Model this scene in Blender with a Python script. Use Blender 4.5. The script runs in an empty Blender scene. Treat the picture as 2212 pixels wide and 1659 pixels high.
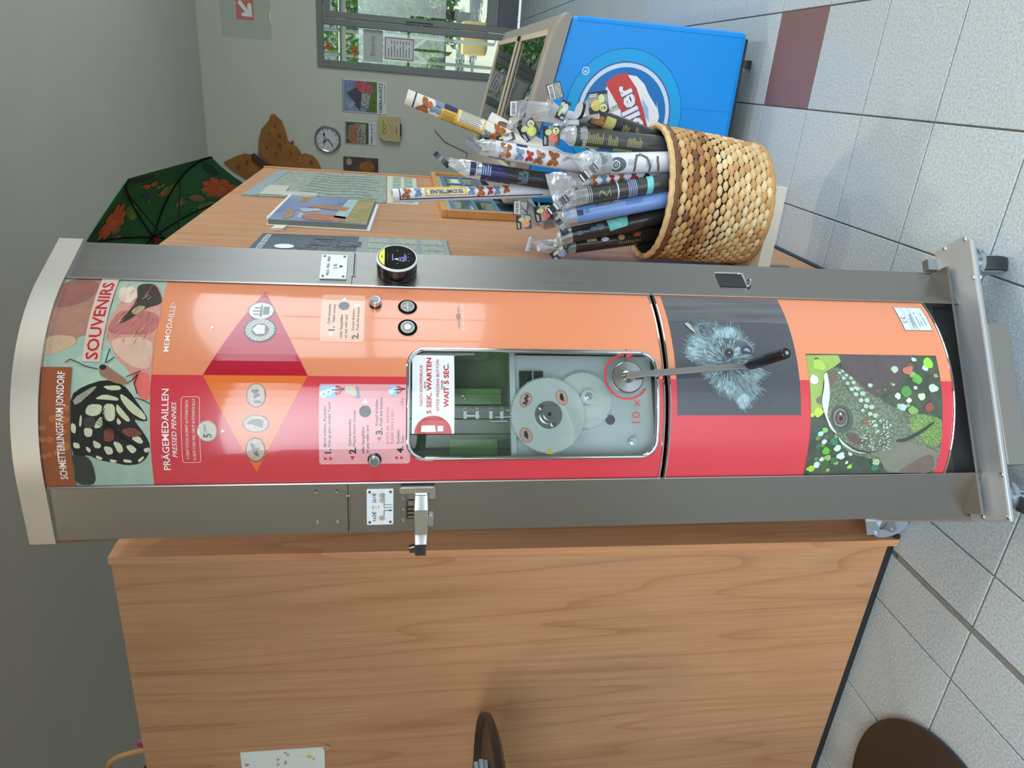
import bpy, bmesh, math, random
from mathutils import Vector, Matrix
from mathutils.geometry import tessellate_polygon
random.seed(7)
SC = bpy.context.scene
COL = SC.collection
PI = math.pi
rad = math.radians

# ------------------------------------------------------------------ camera
# the phone was held sideways: the place's "up" points to the left of the picture
def set_camera():
    yaw, pitch, roll = rad(23.5), rad(9.3), rad(0.9)
    F = Vector((-math.sin(yaw)*math.cos(pitch), math.cos(yaw)*math.cos(pitch), -math.sin(pitch)))
    R = Vector((math.cos(yaw), math.sin(yaw), 0)); U = R.cross(F)
    R2 = R*math.cos(roll) + U*math.sin(roll); U2 = -R*math.sin(roll) + U*math.cos(roll)
    cd = bpy.data.cameras.new('camera'); co = bpy.data.objects.new('camera', cd); COL.objects.link(co)
    cd.sensor_fit = 'HORIZONTAL'; cd.sensor_width = 36.0; cd.lens = 36.0*1540/2212
    cd.clip_start = 0.02; cd.clip_end = 200
    X, Y, Z = -U2, R2, -F
    m = Matrix(((X.x, Y.x, Z.x), (X.y, Y.y, Z.y), (X.z, Y.z, Z.z))).to_4x4()
    m.translation = Vector((0, 0, 1.3)); co.matrix_world = m
    SC.camera = co
set_camera()

# ------------------------------------------------------------------ world, lights, exposure
SC.view_settings.view_transform = 'Standard'; SC.view_settings.look = 'None'
SC.view_settings.gamma = 1.0; SC.view_settings.use_curve_mapping = False
SC.view_settings.exposure = EXPOSURE = 0.1
W = bpy.data.worlds.new('world'); SC.world = W; W.use_nodes = True
wn = W.node_tree; bg = wn.nodes['Background']
sky = wn.nodes.new('ShaderNodeTexSky'); sky.sky_type = 'HOSEK_WILKIE'; sky.turbidity = 3.5
sky.sun_direction = Vector((0.5, 0.3, 0.8)).normalized()
wn.links.new(sky.outputs[0], bg.inputs[0]); bg.inputs[1].default_value = 2.2
def area(name, loc, target, sx, sy, power, col, spread=180):
    d = bpy.data.lights.new(name, 'AREA'); d.shape = 'RECTANGLE'; d.size = sx; d.size_y = sy; d.energy = power; d.color = col; d.spread = rad(spread)
    o = bpy.data.objects.new(name, d); COL.objects.link(o); o.location = loc
    o.rotation_euler = (Vector(target)-Vector(loc)).to_track_quat('-Z', 'Y').to_euler()
    return o
DAY = (0.82, 0.94, 1.0); LAMP_W = 8
sd = bpy.data.lights.new('sun', 'SUN'); sd.energy = 6.0; sd.angle = rad(0.6); sd.color = (1.0, .95, .86)
so_ = bpy.data.objects.new('sun', sd); COL.objects.link(so_); so_.rotation_euler = Vector((.18, -.55, -.80)).to_track_quat('-Z', 'Y').to_euler()
# daylight entering through the glazed shop front behind the photographer and the side windows
area('daylight_shop_front', (.45, -2.5, 1.24), (-.35, .9, -.6), 2.9, 2.4, 43, DAY, 78)
area('daylight_side_window', (3.42, .6, 1.6), (0, .6, .1), 3.6, 2.1, 50, DAY, 120)
area('daylight_side_window_far', (3.42, 5.2, 1.6), (0, 5.2, .9), 3.4, 2.1, 95, DAY, 160)

# ------------------------------------------------------------------ helpers
def lin(c):
    r = []
    for v in c[:3]:
        v = v/255.0
        r.append(v/12.92 if v <= 0.04045 else ((v+0.055)/1.055)**2.4)
    return tuple(r)+(1.0,)
MATS = {}
def mat(name, col=(200,200,200), rough=0.5, metal=0.0, var=0.0, vs=8.0, stretch=(1,1,1), bump=0.0, bs=60.0, coat=0.0, emit=0.0, spec=0.5, col2=None, rnd=0.0, sheen=0):
    if name in MATS: return MATS[name]
    m = bpy.data.materials.new(name); m.use_nodes = True; nt = m.node_tree; p = nt.nodes['Principled BSDF']
    p.inputs['Base Color'].default_value = lin(col); p.inputs['Roughness'].default_value = rough; p.inputs['Metallic'].default_value = metal
    p.inputs['Specular IOR Level'].default_value = spec
    if coat: p.inputs['Coat Weight'].default_value = coat; p.inputs['Coat Roughness'].default_value = 0.04
    if emit: p.inputs['Emission Color'].default_value = lin(col); p.inputs['Emission Strength'].default_value = emit
    N = nt.nodes.new; Lk = nt.links.new
    if var or col2 or bump:
        tc = N('ShaderNodeTexCoord'); mp = N('ShaderNodeMapping'); mp.inputs['Scale'].default_value = stretch
        Lk(tc.outputs['Object'], mp.inputs['Vector'])
    if var or col2:
        nz = N('ShaderNodeTexNoise'); nz.inputs['Scale'].default_value = vs; nz.inputs['Detail'].default_value = 5; nz.inputs['Roughness'].default_value = 0.6
        Lk(mp.outputs[0], nz.inputs['Vector'])
        rp = N('ShaderNodeValToRGB'); rp.color_ramp.elements[0].position = 0.32; rp.color_ramp.elements[1].position = 0.68
        a = lin(col)
        if col2: rp.color_ramp.elements[0].color = a; rp.color_ramp.elements[1].color = lin(col2)
        else:
            rp.color_ramp.elements[0].color = tuple(v*(1-var) for v in a[:3])+(1,)
            rp.color_ramp.elements[1].color = tuple(min(1, v*(1+var)) for v in a[:3])+(1,)
        Lk(nz.outputs[0], rp.inputs[0]); src = rp.outputs[0]
        if rnd:
            oi = N('ShaderNodeObjectInfo'); mr = N('ShaderNodeMapRange'); mr.inputs['To Min'].default_value = 1-rnd; mr.inputs['To Max'].default_value = 1+rnd*.4
            Lk(oi.outputs['Random'], mr.inputs['Value'])
            mx = N('ShaderNodeVectorMath'); mx.operation = 'SCALE'; Lk(src, mx.inputs[0]); Lk(mr.outputs[0], mx.inputs['Scale']); src = mx.outputs[0]
        Lk(src, p.inputs['Base Color'])
    if bump:
        n2 = N('ShaderNodeTexNoise'); n2.inputs['Scale'].default_value = bs; n2.inputs['Detail'].default_value = 3
        Lk(mp.outputs[0], n2.inputs['Vector']); b = N('ShaderNodeBump'); b.inputs['Strength'].default_value = bump; b.inputs['Distance'].default_value = 0.004
        Lk(n2.outputs[0], b.inputs['Height']); Lk(b.outputs[0], p.inputs['Normal'])
    MATS[name] = m; return m
def glassmat(name, tint=(235,245,240), refl=0.08, rough=0.0, film=0.0):
    if name in MATS: return MATS[name]
    m = bpy.data.materials.new(name); m.use_nodes = True; nt = m.node_tree; nt.nodes.remove(nt.nodes['Principled BSDF'])
    N = nt.nodes.new; Lk = nt.links.new; out = nt.nodes['Material Output']
    t = N('ShaderNodeBsdfTransparent'); t.inputs[0].default_value = lin(tint)
    g = N('ShaderNodeBsdfGlossy'); g.inputs['Roughness'].default_value = rough
    fr = N('ShaderNodeFresnel'); fr.inputs[0].default_value = 1.5
    ad = N('ShaderNodeMath'); ad.operation = 'ADD'; ad.inputs[1].default_value = refl-0.04; Lk(fr.outputs[0], ad.inputs[0])
    mx = N('ShaderNodeMixShader'); Lk(ad.outputs[0], mx.inputs[0]); Lk(t.outputs[0], mx.inputs[1]); Lk(g.outputs[0], mx.inputs[2])
    last = mx.outputs[0]
    if film:
        d = N('ShaderNodeBsdfDiffuse'); d.inputs[0].default_value = lin((235,238,240)); m2 = N('ShaderNodeMixShader'); m2.inputs[0].default_value = film
        Lk(last, m2.inputs[1]); Lk(d.outputs[0], m2.inputs[2]); last = m2.outputs[0]
    Lk(last, out.inputs[0]); MATS[name] = m; return m

def tag(o, label, cat, group=None, kind=None):
    if label: o['label'] = label
    if cat: o['category'] = cat
    if group: o['group'] = group
    if kind: o['kind'] = kind
    return o
def empty(name, loc=(0,0,0), rot=(0,0,0)):
    o = bpy.data.objects.new(name, None); COL.objects.link(o); o.location = loc; o.rotation_euler = rot; o.empty_display_size = 0.05; return o
def link(name, me, parent=None):
    o = bpy.data.objects.new(name, me); COL.objects.link(o)
    if parent: o.parent = parent
    return o
def obj(name, bm, material, parent=None, smooth=False, bevel=0, seg=2, recalc=True):
    if recalc: bmesh.ops.recalc_face_normals(bm, faces=bm.faces)
    me = bpy.data.meshes.new(name); bm.to_mesh(me); bm.free()
    for m in (material if isinstance(material, (list, tuple)) else [material]): me.materials.append(m)
    if smooth:
        for f in me.polygons: f.use_smooth = True
    o = link(name, me, parent)
    if bevel:
        b = o.modifiers.new('bevel', 'BEVEL'); b.width = bevel; b.segments = seg; b.limit_method = 'ANGLE'; b.angle_limit = rad(40)
    if smooth: 
        try: me.set_sharp_from_angle(angle=rad(42))
        except Exception: pass
    return o
def B(): return bmesh.new()
def b_box(bm, c, s, rot=None):
    r = bmesh.ops.create_cube(bm, size=1.0)['verts']
    bmesh.ops.scale(bm, vec=s, verts=r)
    if rot is not None: bmesh.ops.rotate(bm, cent=(0,0,0), matrix=rot, verts=r)
    bmesh.ops.translate(bm, vec=c, verts=r); return r
def box(name, lo, hi, material, parent=None, bevel=0, smooth=False):
    bm = B(); b_box(bm, [(a+b)/2 for a, b in zip(lo, hi)], [abs(b-a) for a, b in zip(lo, hi)])
    return obj(name, bm, material, parent, bevel=bevel, smooth=smooth)
def b_cyl(bm, p0, p1, r0, r1=None, seg=24, caps=True):
    p0, p1 = Vector(p0), Vector(p1); r1 = r0 if r1 is None else r1
    d = (p1-p0); L = d.length
    res = bmesh.ops.create_cone(bm, cap_ends=caps, cap_tris=False, segments=seg, radius1=r0, radius2=r1, depth=L)['verts']
    q = d.to_track_quat('Z', 'Y').to_matrix()
    bmesh.ops.rotate(bm, cent=(0,0,0), matrix=q, verts=res); bmesh.ops.translate(bm, vec=(p0+p1)/2, verts=res); return res
def cyl(name, p0, p1, r0, material, parent=None, r1=None, seg=24, smooth=True, bevel=0):
    bm = B(); b_cyl(bm, p0, p1, r0, r1, seg); return obj(name, bm, material, parent, smooth=smooth, bevel=bevel)
def b_lathe(bm, prof, seg=32, c=(0,0,0), q=None):
    rings = []
    for r, z in prof:
        ring = []
        for k in range(seg):
            a = 2*PI*k/seg; v = Vector((r*math.cos(a), r*math.sin(a), z))
            if q is not None: v = q @ v
            ring.append(bm.verts.new(v+Vector(c)))
        rings.append(ring)
    for a, b in zip(rings, rings[1:]):
        for k in range(seg): bm.faces.new((a[k], a[(k+1)%seg], b[(k+1)%seg], b[k]))
    return rings
def b_tube(bm, pts, r, seg=8, closed=False, caps=True):
    pts = [Vector(p) for p in pts]; n = len(pts); rings = []; up = None
    for i in range(n):
        if closed: t = (pts[(i+1)%n]-pts[i-1]).normalized()
        else: t = (pts[min(i+1, n-1)]-pts[max(i-1, 0)]).normalized()
        if up is None: up = t.orthogonal().normalized()
        up = (up - t*up.dot(t)); up = up.normalized() if up.length > 1e-6 else t.orthogonal().normalized()
        s = t.cross(up); rr = r[i] if isinstance(r, (list, tuple)) else r
        rings.append([bm.verts.new(pts[i]+up*rr*math.cos(2*PI*k/seg)+s*rr*math.sin(2*PI*k/seg)) for k in range(seg)])
    prs = list(zip(rings, rings[1:]))
    if closed: prs.append((rings[-1], rings[0]))
    for a, b in prs:
        for k in range(seg): bm.faces.new((a[k], a[(k+1)%seg], b[(k+1)%seg], b[k]))
    if caps and not closed:
        bm.faces.new(rings[0][::-1]); bm.faces.new(rings[-1])
def tube(name, pts, r, material, parent=None, seg=8, closed=False):
    bm = B(); b_tube(bm, pts, r, seg, closed); return obj(name, bm, material, parent, smooth=True)
def b_prism(bm, poly, f0, f1):
    """poly: 2D loop; f0, f1 map (a,b) -> 3D for the two faces"""
    tris = tessellate_polygon([[Vector((a, b, 0)) for a, b in poly]])
    v0 = [bm.verts.new(f0(*p)) for p in poly]; v1 = [bm.verts.new(f1(*p)) for p in poly]
    for t in tris:
        bm.faces.new([v0[i] for i in t]); bm.faces.new([v1[i] for i in reversed(t)])
    n = len(poly)
    for i in range(n): bm.faces.new((v0[i], v0[(i+1)%n], v1[(i+1)%n], v1[i]))
def circ(cx, cz, r, n=20, rz=None, a0=0, a1=2*PI):
    rz = r if rz is None else rz
    full = abs(a1-a0-2*PI) < 1e-6
    return [(cx+r*math.cos(a0+(a1-a0)*k/(n if full else n-1)), cz+rz*math.sin(a0+(a1-a0)*k/(n if full else n-1))) for k in range(n)]
def rrect(x0, z0, x1, z1, r, n=5):
    P = []
    for cx, cz, a in ((x1-r, z1-r, 0), (x0+r, z1-r, PI/2), (x0+r, z0+r, PI), (x1-r, z0+r, 1.5*PI)):
        for k in range(n+1): P.append((cx+r*math.cos(a+PI/2*k/n), cz+r*math.sin(a+PI/2*k/n)))
    return P
def rect(x0, z0, x1, z1): return [(x0, z0), (x1, z0), (x1, z1), (x0, z1)]
def stroke(pts, w):
    """a thin ribbon along a 2D polyline, as quads"""
    out = []
    for (a, b), (c, d) in zip(pts, pts[1:]):
        dx, dz = c-a, d-b; L = math.hypot(dx, dz) or 1e-9; nx, nz = -dz/L*w/2, dx/L*w/2; ex, ez = dx/L*w*.3, dz/L*w*.3
        out.append([(a-nx-ex, b-nz-ez), (c-nx+ex, d-nz+ez), (c+nx+ex, d+nz+ez), (a+nx-ex, b+nz-ez)])
    return out
def ringpoly(cx, cz, r0, r1, a0=0, a1=2*PI, n=40):
    out = []
    for k in range(n):
        b0 = a0+(a1-a0)*k/n; b1 = a0+(a1-a0)*(k+1)/n
        out.append([(cx+r0*math.cos(b0), cz+r0*math.sin(b0)), (cx+r1*math.cos(b0), cz+r1*math.sin(b0)), (cx+r1*math.cos(b1), cz+r1*math.sin(b1)), (cx+r0*math.cos(b1), cz+r0*math.sin(b1))])
    return out
def decal(name, polys, fmap, off, material, parent, cut=None, obj_name=None):
    """flat print: 2D loops laid on a surface fmap(a,b,offset); material(s) list pairs with polys when polys hold (matindex, loop)"""
    bm = B(); uvl = None
    mats = material if isinstance(material, (list, tuple)) else [material]
    for k, pl in enumerate(polys):
        mi = 0; o = off
        if isinstance(pl, tuple) and isinstance(pl[0], int): mi, pl = pl[0], pl[1]
        o = off+(k % 9)*4e-5
        vs = [bm.verts.new((a, b, o)) for a, b in pl]
        if len(vs) <= 4 and len(vs) >= 3:
            fs = [vs] if len(vs) == 3 else [[vs[0], vs[1], vs[2]], [vs[0], vs[2], vs[3]]]
        else:
            fs = [[vs[i] for i in t] for t in tessellate_polygon([[Vector((a, b, 0)) for a, b in pl]])]
        for f in fs:
            try: nf = bm.faces.new(f); nf.material_index = mi
            except ValueError: pass
    if cut:
        lo = min(v.co.x for v in bm.verts); hi = max(v.co.x for v in bm.verts)
        k = math.ceil(lo/cut)
        while k*cut < hi:
            bmesh.ops.bisect_plane(bm, geom=bm.verts[:]+bm.edges[:]+bm.faces[:], plane_co=(k*cut, 0, 0), plane_no=(1, 0, 0), dist=1e-7); k += 1
    for f in bm.faces:
        if f.normal.z < 0: f.normal_flip()
    uv = bm.loops.layers.uv.new('uv')
    for f in bm.faces:
        for l in f.loops: l[uv].uv = (l.vert.co.x, l.vert.co.y)
    for v in bm.verts: v.co = Vector(fmap(v.co.x, v.co.y, v.co.z))
    me = bpy.data.meshes.new(name); bm.to_mesh(me); bm.free()
    for m in mats: me.materials.append(m)
    return link(name, me, parent)
TCACHE = {}
def text_geo(s, bold=0.0, shear=0.0):
    key = (s, bold, shear)
    if key in TCACHE: return TCACHE[key]
    cu = bpy.data.curves.new('t', 'FONT'); cu.body = s; cu.resolution_u = 2; cu.offset = bold; cu.shear = shear; cu.fill_mode = 'FRONT'
    ob = bpy.data.objects.new('t', cu)
    me = ob.to_mesh()
    vs = [(v.co.x, v.co.y) for v in me.vertices]; fs = [tuple(p.vertices) for p in me.polygons]
    ob.to_mesh_clear(); bpy.data.objects.remove(ob); bpy.data.curves.remove(cu)
    TCACHE[key] = (vs, fs); return TCACHE[key]
def text(name, lines, fmap, off, material, parent):
    """lines: (string, x0, baseline z, cap height, x1 or None, bold, shear[, rot]) -> one mesh"""
    V = []; Fc = []
    for ln in lines:
        s, x0, z0, h, x1 = ln[:5]; bold = ln[5] if len(ln) > 5 else 0.0; sh = ln[6] if len(ln) > 6 else 0.0; rot = ln[7] if len(ln) > 7 else 0.0
        vs, fs = text_geo(s, bold, sh)
        if not vs: continue
        mx = max(v[0] for v in vs); mn = min(v[0] for v in vs); sz = h/0.72
        sx = sz if x1 is None else (x1-x0)/(mx-mn)
        b = len(V); cr, sr = math.cos(rot), math.sin(rot)
        for a, c in vs:
            X, Z = (a-mn)*sx, c*sz
            V.append(fmap(x0+X*cr-Z*sr, z0+X*sr+Z*cr, off))
        Fc += [tuple(i+b for i in f) for f in fs]
    me = bpy.data.meshes.new(name); me.from_pydata([tuple(v) for v in V], [], Fc); me.materials.append(material)
    return link(name, me, parent)
def copy_tree(o, parent=None, data=None):
    c = o.copy(); COL.objects.link(c); c.parent = parent
    for ch in [x for x in o.children]: copy_tree(ch, c)
    return c
PH_BUTTERFLY=[((168,124,108),[(0.1861,1.8585),(0.1905,1.772),(0.1039,1.7693),(0.0687,1.7871),(0.0635,1.8117),(0.0474,1.8112),(0.0335,1.844),(0.0289,1.8586),(0.0649,1.8602),(0.1172,1.8612)]),((150,100,92),[(0.1861,1.8585),(0.1837,1.7993),(0.1387,1.8025),(0.1207,1.8344),(0.1172,1.8592)]),((200,170,140),[(0.0649,1.8602),(0.0658,1.814),(0.0474,1.8112),(0.0335,1.844),(0.0289,1.8577)]),((206,146,134),[(0.0861,1.7701),(0.1174,1.7638),(0.1691,1.7418),(0.1812,1.7021),(0.1141,1.6896),(0.0682,1.6931),(-0.0017,1.6921),(-0.0421,1.6931),(-0.0401,1.7109),(0.0045,1.7248),(0.0282,1.7505),(0.0416,1.7539),(0.062,1.7684)]),((180,110,104),[(0.1141,1.69),(0.0682,1.6931),(0.0692,1.7635),(0.0812,1.7693),(0.1176,1.7558)]),((216,178,160),[(0.0621,1.7625),(0.0658,1.6952),(0.0091,1.6928),(0.011,1.7214),(0.0349,1.7512)]),((222,110,100),[(0.0023,1.7247),(0.0048,1.6925),(-0.0442,1.6927),(-0.038,1.7109)]),((220,200,180),[(0.168,1.7665),(0.1724,1.7426),(0.1412,1.7318),(0.1291,1.7458),(0.14,1.7643)]),((66,60,52),[(0.1759,1.7413),(0.1807,1.7129),(0.1485,1.6955),(0.1308,1.6923),(0.1216,1.7158),(0.0944,1.7395),(0.0877,1.7565),(0.1072,1.7437),(0.1412,1.7318)]),((172,160,118),[(0.1127,1.7387),(0.1268,1.729),(0.1244,1.7143),(0.105,1.7292)]),((58,62,58),[(-0.1265,1.8126),(-0.1356,1.7835),(-0.1843,1.7793),(-0.1837,1.8124),(-0.1532,1.8104)]),((168,196,184),[(0.0296,1.8089),(0.039,1.7751),(0.0392,1.7595),(0.0216,1.7518),(0.0169,1.7747),(0.0122,1.8071)]),((38,36,34),[(-0.0342,1.8116),(-0.0195,1.7932),(-0.0087,1.763),(-0.0149,1.7393),(-0.0233,1.7271),(-0.0653,1.6988),(-0.0759,1.6959),(-0.0758,1.7067),(-0.0716,1.7184),(-0.0971,1.7012),(-0.1166,1.6926),(-0.1365,1.6993),(-0.1477,1.7121),(-0.1497,1.732),(-0.1449,1.7493),(-0.1402,1.7723),(-0.1312,1.787),(-0.1332,1.8007),(-0.1287,1.8119),(-0.0777,1.8112)]),((196,200,172),[(-0.0486,1.7844),(-0.0486,1.7642),(-0.0632,1.766),(-0.0684,1.7766),(-0.0653,1.7881),(-0.059,1.7897)]),((196,200,172),[(-0.0862,1.7923),(-0.0872,1.7788),(-0.101,1.7803),(-0.1009,1.7909)]),((196,200,172),[(-0.0475,1.7604),(-0.0485,1.7458),(-0.0716,1.7447),(-0.0768,1.7516),(-0.0736,1.7612),(-0.0611,1.7641)]),((196,200,172),[(-0.0475,1.7429),(-0.0527,1.738),(-0.0737,1.7214),(-0.0779,1.7263),(-0.0674,1.7379),(-0.059,1.7437)]),((196,200,172),[(-0.0653,1.765),(-0.0841,1.7633),(-0.0883,1.775),(-0.082,1.7768)]),((196,200,172),[(-0.0695,1.7418),(-0.0779,1.7351),(-0.0821,1.74),(-0.0779,1.7429)]),((196,200,172),[(-0.1052,1.7795),(-0.1139,1.7665),(-0.1204,1.7698),(-0.1192,1.7784)]),((196,200,172),[(-0.1161,1.7647),(-0.1184,1.7512),(-0.1293,1.75),(-0.1314,1.7599)]),((196,200,172),[(-0.1076,1.7506),(-0.112,1.7372),(-0.1251,1.734),(-0.1294,1.7422)]),((196,200,172),[(-0.1163,1.7315),(-0.1142,1.7216),(-0.123,1.7133),(-0.1307,1.7216)]),((196,200,172),[(-0.1034,1.7231),(-0.0992,1.7092),(-0.1111,1.7028),(-0.1132,1.7098)]),((196,200,172),[(-0.1209,1.7043),(-0.1188,1.6943),(-0.1254,1.6939),(-0.1287,1.7018)]),((196,200,172),[(-0.1408,1.7145),(-0.1331,1.705),(-0.1365,1.7033),(-0.1454,1.7119)]),((196,200,172),[(-0.1383,1.736),(-0.1407,1.7224),(-0.1452,1.7237),(-0.144,1.7355)]),((196,200,172),[(-0.1381,1.7565),(-0.1405,1.745),(-0.145,1.7473),(-0.1437,1.755)]),((196,200,172),[(-0.1313,1.7764),(-0.1358,1.7661),(-0.1402,1.7684),(-0.1368,1.7759)]),((196,200,172),[(-0.1159,1.7898),(-0.1214,1.7824),(-0.1279,1.7848),(-0.1224,1.7902)]),((196,200,172),[(-0.0777,1.8102),(-0.0819,1.8027),(-0.0966,1.8041),(-0.0924,1.8106)]),((196,200,172),[(-0.1093,1.8086),(-0.1115,1.7991),(-0.1201,1.7987),(-0.119,1.8082)]),((196,200,172),[(-0.0653,1.7967),(-0.0674,1.7939),(-0.084,1.7951),(-0.084,1.7989)]),((196,200,172),[(-0.0403,1.7769),(-0.0319,1.7618),(-0.0381,1.7402),(-0.0433,1.7401),(-0.0413,1.7576)]),((196,200,172),[(-0.0193,1.7662),(-0.0181,1.7391),(-0.0254,1.7358),(-0.0266,1.7542)]),((196,200,172),[(-0.0307,1.7385),(-0.038,1.7266),(-0.0632,1.7007),(-0.0737,1.6978),(-0.0727,1.7047),(-0.0611,1.7223),(-0.0422,1.7362)]),((118,66,56),[(-0.0884,1.7615),(-0.0863,1.7459),(-0.1054,1.7466),(-0.1097,1.7546),(-0.1075,1.7632)]),((118,66,56),[(-0.0906,1.7383),(-0.0843,1.7186),(-0.0971,1.7012),(-0.1034,1.7231)]),((70,58,62),[(-0.0694,1.791),(-0.0684,1.7737),(-0.0841,1.7749),(-0.0872,1.7846),(-0.082,1.7922)]),((150,150,132),[(-0.0404,1.8086),(-0.0194,1.7778),(-0.0214,1.7719),(-0.0528,1.8035)]),((152,112,92),[(0.0126,1.7733),(0.017,1.765),(0.0042,1.7483),(-0.0085,1.7299),(-0.0169,1.7274),(-0.015,1.7471),(-0.0045,1.7632),(-0.0024,1.7692)]),((46,42,44),[(0.0126,1.7728),(0.0161,1.7678),(0.0145,1.7609),(0.008,1.7615),(0.0058,1.7679)])]
PH_LINES=[[(0.0083,1.7739),(0.012,1.7917),(0.0187,1.8039),(0.024,1.816),(0.0185,1.8231)],[(0.0193,1.7613),(0.0282,1.7505)],[(0.0192,1.7633),(0.0303,1.7615),(0.0426,1.7589)],[(-0.0042,1.7301),(0.0002,1.7206),(0.0057,1.7092)],[(-0.0148,1.7275),(-0.0084,1.7201),(0.0003,1.7128),(-0.0147,1.7174),(-0.0316,1.7121)],[(-0.038,1.7149),(-0.0421,1.703),(-0.0474,1.693)]]
PH_DOTS=[(-0.0549,1.8178,0.005257009345794392),(-0.0715,1.8358,0.00588785046728972),(-0.0736,1.8187,0.00588785046728972),(-0.086,1.8512,0.004626168224299065),(-0.1049,1.8416,0.005257009345794392),(-0.1295,1.8444,0.004205607476635514),(-0.1157,1.8214,0.007990654205607477),(-0.1263,1.8327,0.005046728971962617),(-0.1048,1.852,0.004626168224299065),(-0.1327,1.8523,0.003785046728971963),(-0.0923,1.8202,0.004205607476635514)]
PH_MONKEY=[('fur',[(0.0512,0.7689),(0.0575,0.7687),(0.0739,0.7577),(0.0738,0.7639),(0.084,0.7528),(0.091,0.7422),(0.0978,0.7471),(0.116,0.7354),(0.1161,0.6957),(0.1044,0.6889),(0.1103,0.6684),(0.1053,0.652),(0.0895,0.6477),(0.0794,0.6403),(0.0662,0.6334),(0.0532,0.6366),(0.0452,0.6451),(0.0251,0.6323),(0.0132,0.61),(0.004,0.6205),(-0.005,0.6355),(-0.0154,0.6316),(-0.0168,0.6206),(-0.0315,0.6356),(-0.0432,0.6468),(-0.0564,0.6594),(-0.052,0.6703),(-0.039,0.6763),(-0.0303,0.6916),(-0.0217,0.7097),(-0.01,0.7198),(-0.0013,0.7223),(0.009,0.7337),(0.027,0.7381),(0.0329,0.7512),(0.0435,0.7653)]),('furdark',[(0.0779,0.7181),(0.0816,0.7001),(0.0822,0.6699),(0.0791,0.6547),(0.0727,0.6401),(0.0629,0.6357),(0.05,0.6396),(0.0341,0.6578),(0.022,0.6406),(0.0098,0.6498),(0.0096,0.6733),(0.002,0.6896),(0.0062,0.714),(0.0336,0.6939),(0.0554,0.7048)]),('furdark',[(0.1123,0.7346),(0.1141,0.6994),(0.1025,0.6925),(0.083,0.7171),(0.0861,0.7306)]),('furlight',[(0.0773,0.754),(0.0827,0.7312),(0.068,0.7214),(0.0439,0.7313),(0.0436,0.7545),(0.0544,0.7653)]),('furlight',[(0.0989,0.6981),(0.1084,0.672),(0.0998,0.6549),(0.0806,0.6655),(0.0852,0.6931),(0.0814,0.7095)]),('furlight',[(-0.0375,0.6748),(-0.0243,0.6603),(-0.033,0.6466),(-0.0505,0.6516),(-0.0564,0.661),(-0.052,0.6703)]),('furlight',[(-0.0086,0.7167),(0.0006,0.6804),(-0.0185,0.674),(-0.0288,0.6869),(-0.0202,0.7081)]),('furlight',[(0.04,0.6758),(0.0561,0.6575),(0.0658,0.6573),(0.0624,0.6659)]),((98,96,98),[(0.0508,0.6936),(0.0588,0.6901),(0.0628,0.6816),(0.0591,0.6728),(0.0511,0.6702),(0.0416,0.6756),(0.039,0.6846),(0.0429,0.6926)]),((44,40,42),[(0.0508,0.6914),(0.0575,0.6884),(0.0609,0.6811),(0.0574,0.6746),(0.0508,0.6729),(0.0431,0.6777),(0.0412,0.6843),(0.0445,0.6905)]),((210,215,220),[(0.0532,0.6819),(0.0532,0.6797),(0.0507,0.6801),(0.0506,0.6823)]),((58,54,64),[(0.0561,0.6591),(0.0693,0.6455),(0.0613,0.6328),(0.05,0.6364),(0.0514,0.6504)]),((124,154,196),[(0.057,0.6534),(0.0628,0.6436),(0.0532,0.6366),(0.055,0.645)]),((158,172,158),[(0.1131,0.7612),(0.1156,0.7512),(0.0944,0.7415),(0.0923,0.7447)])]
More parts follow.
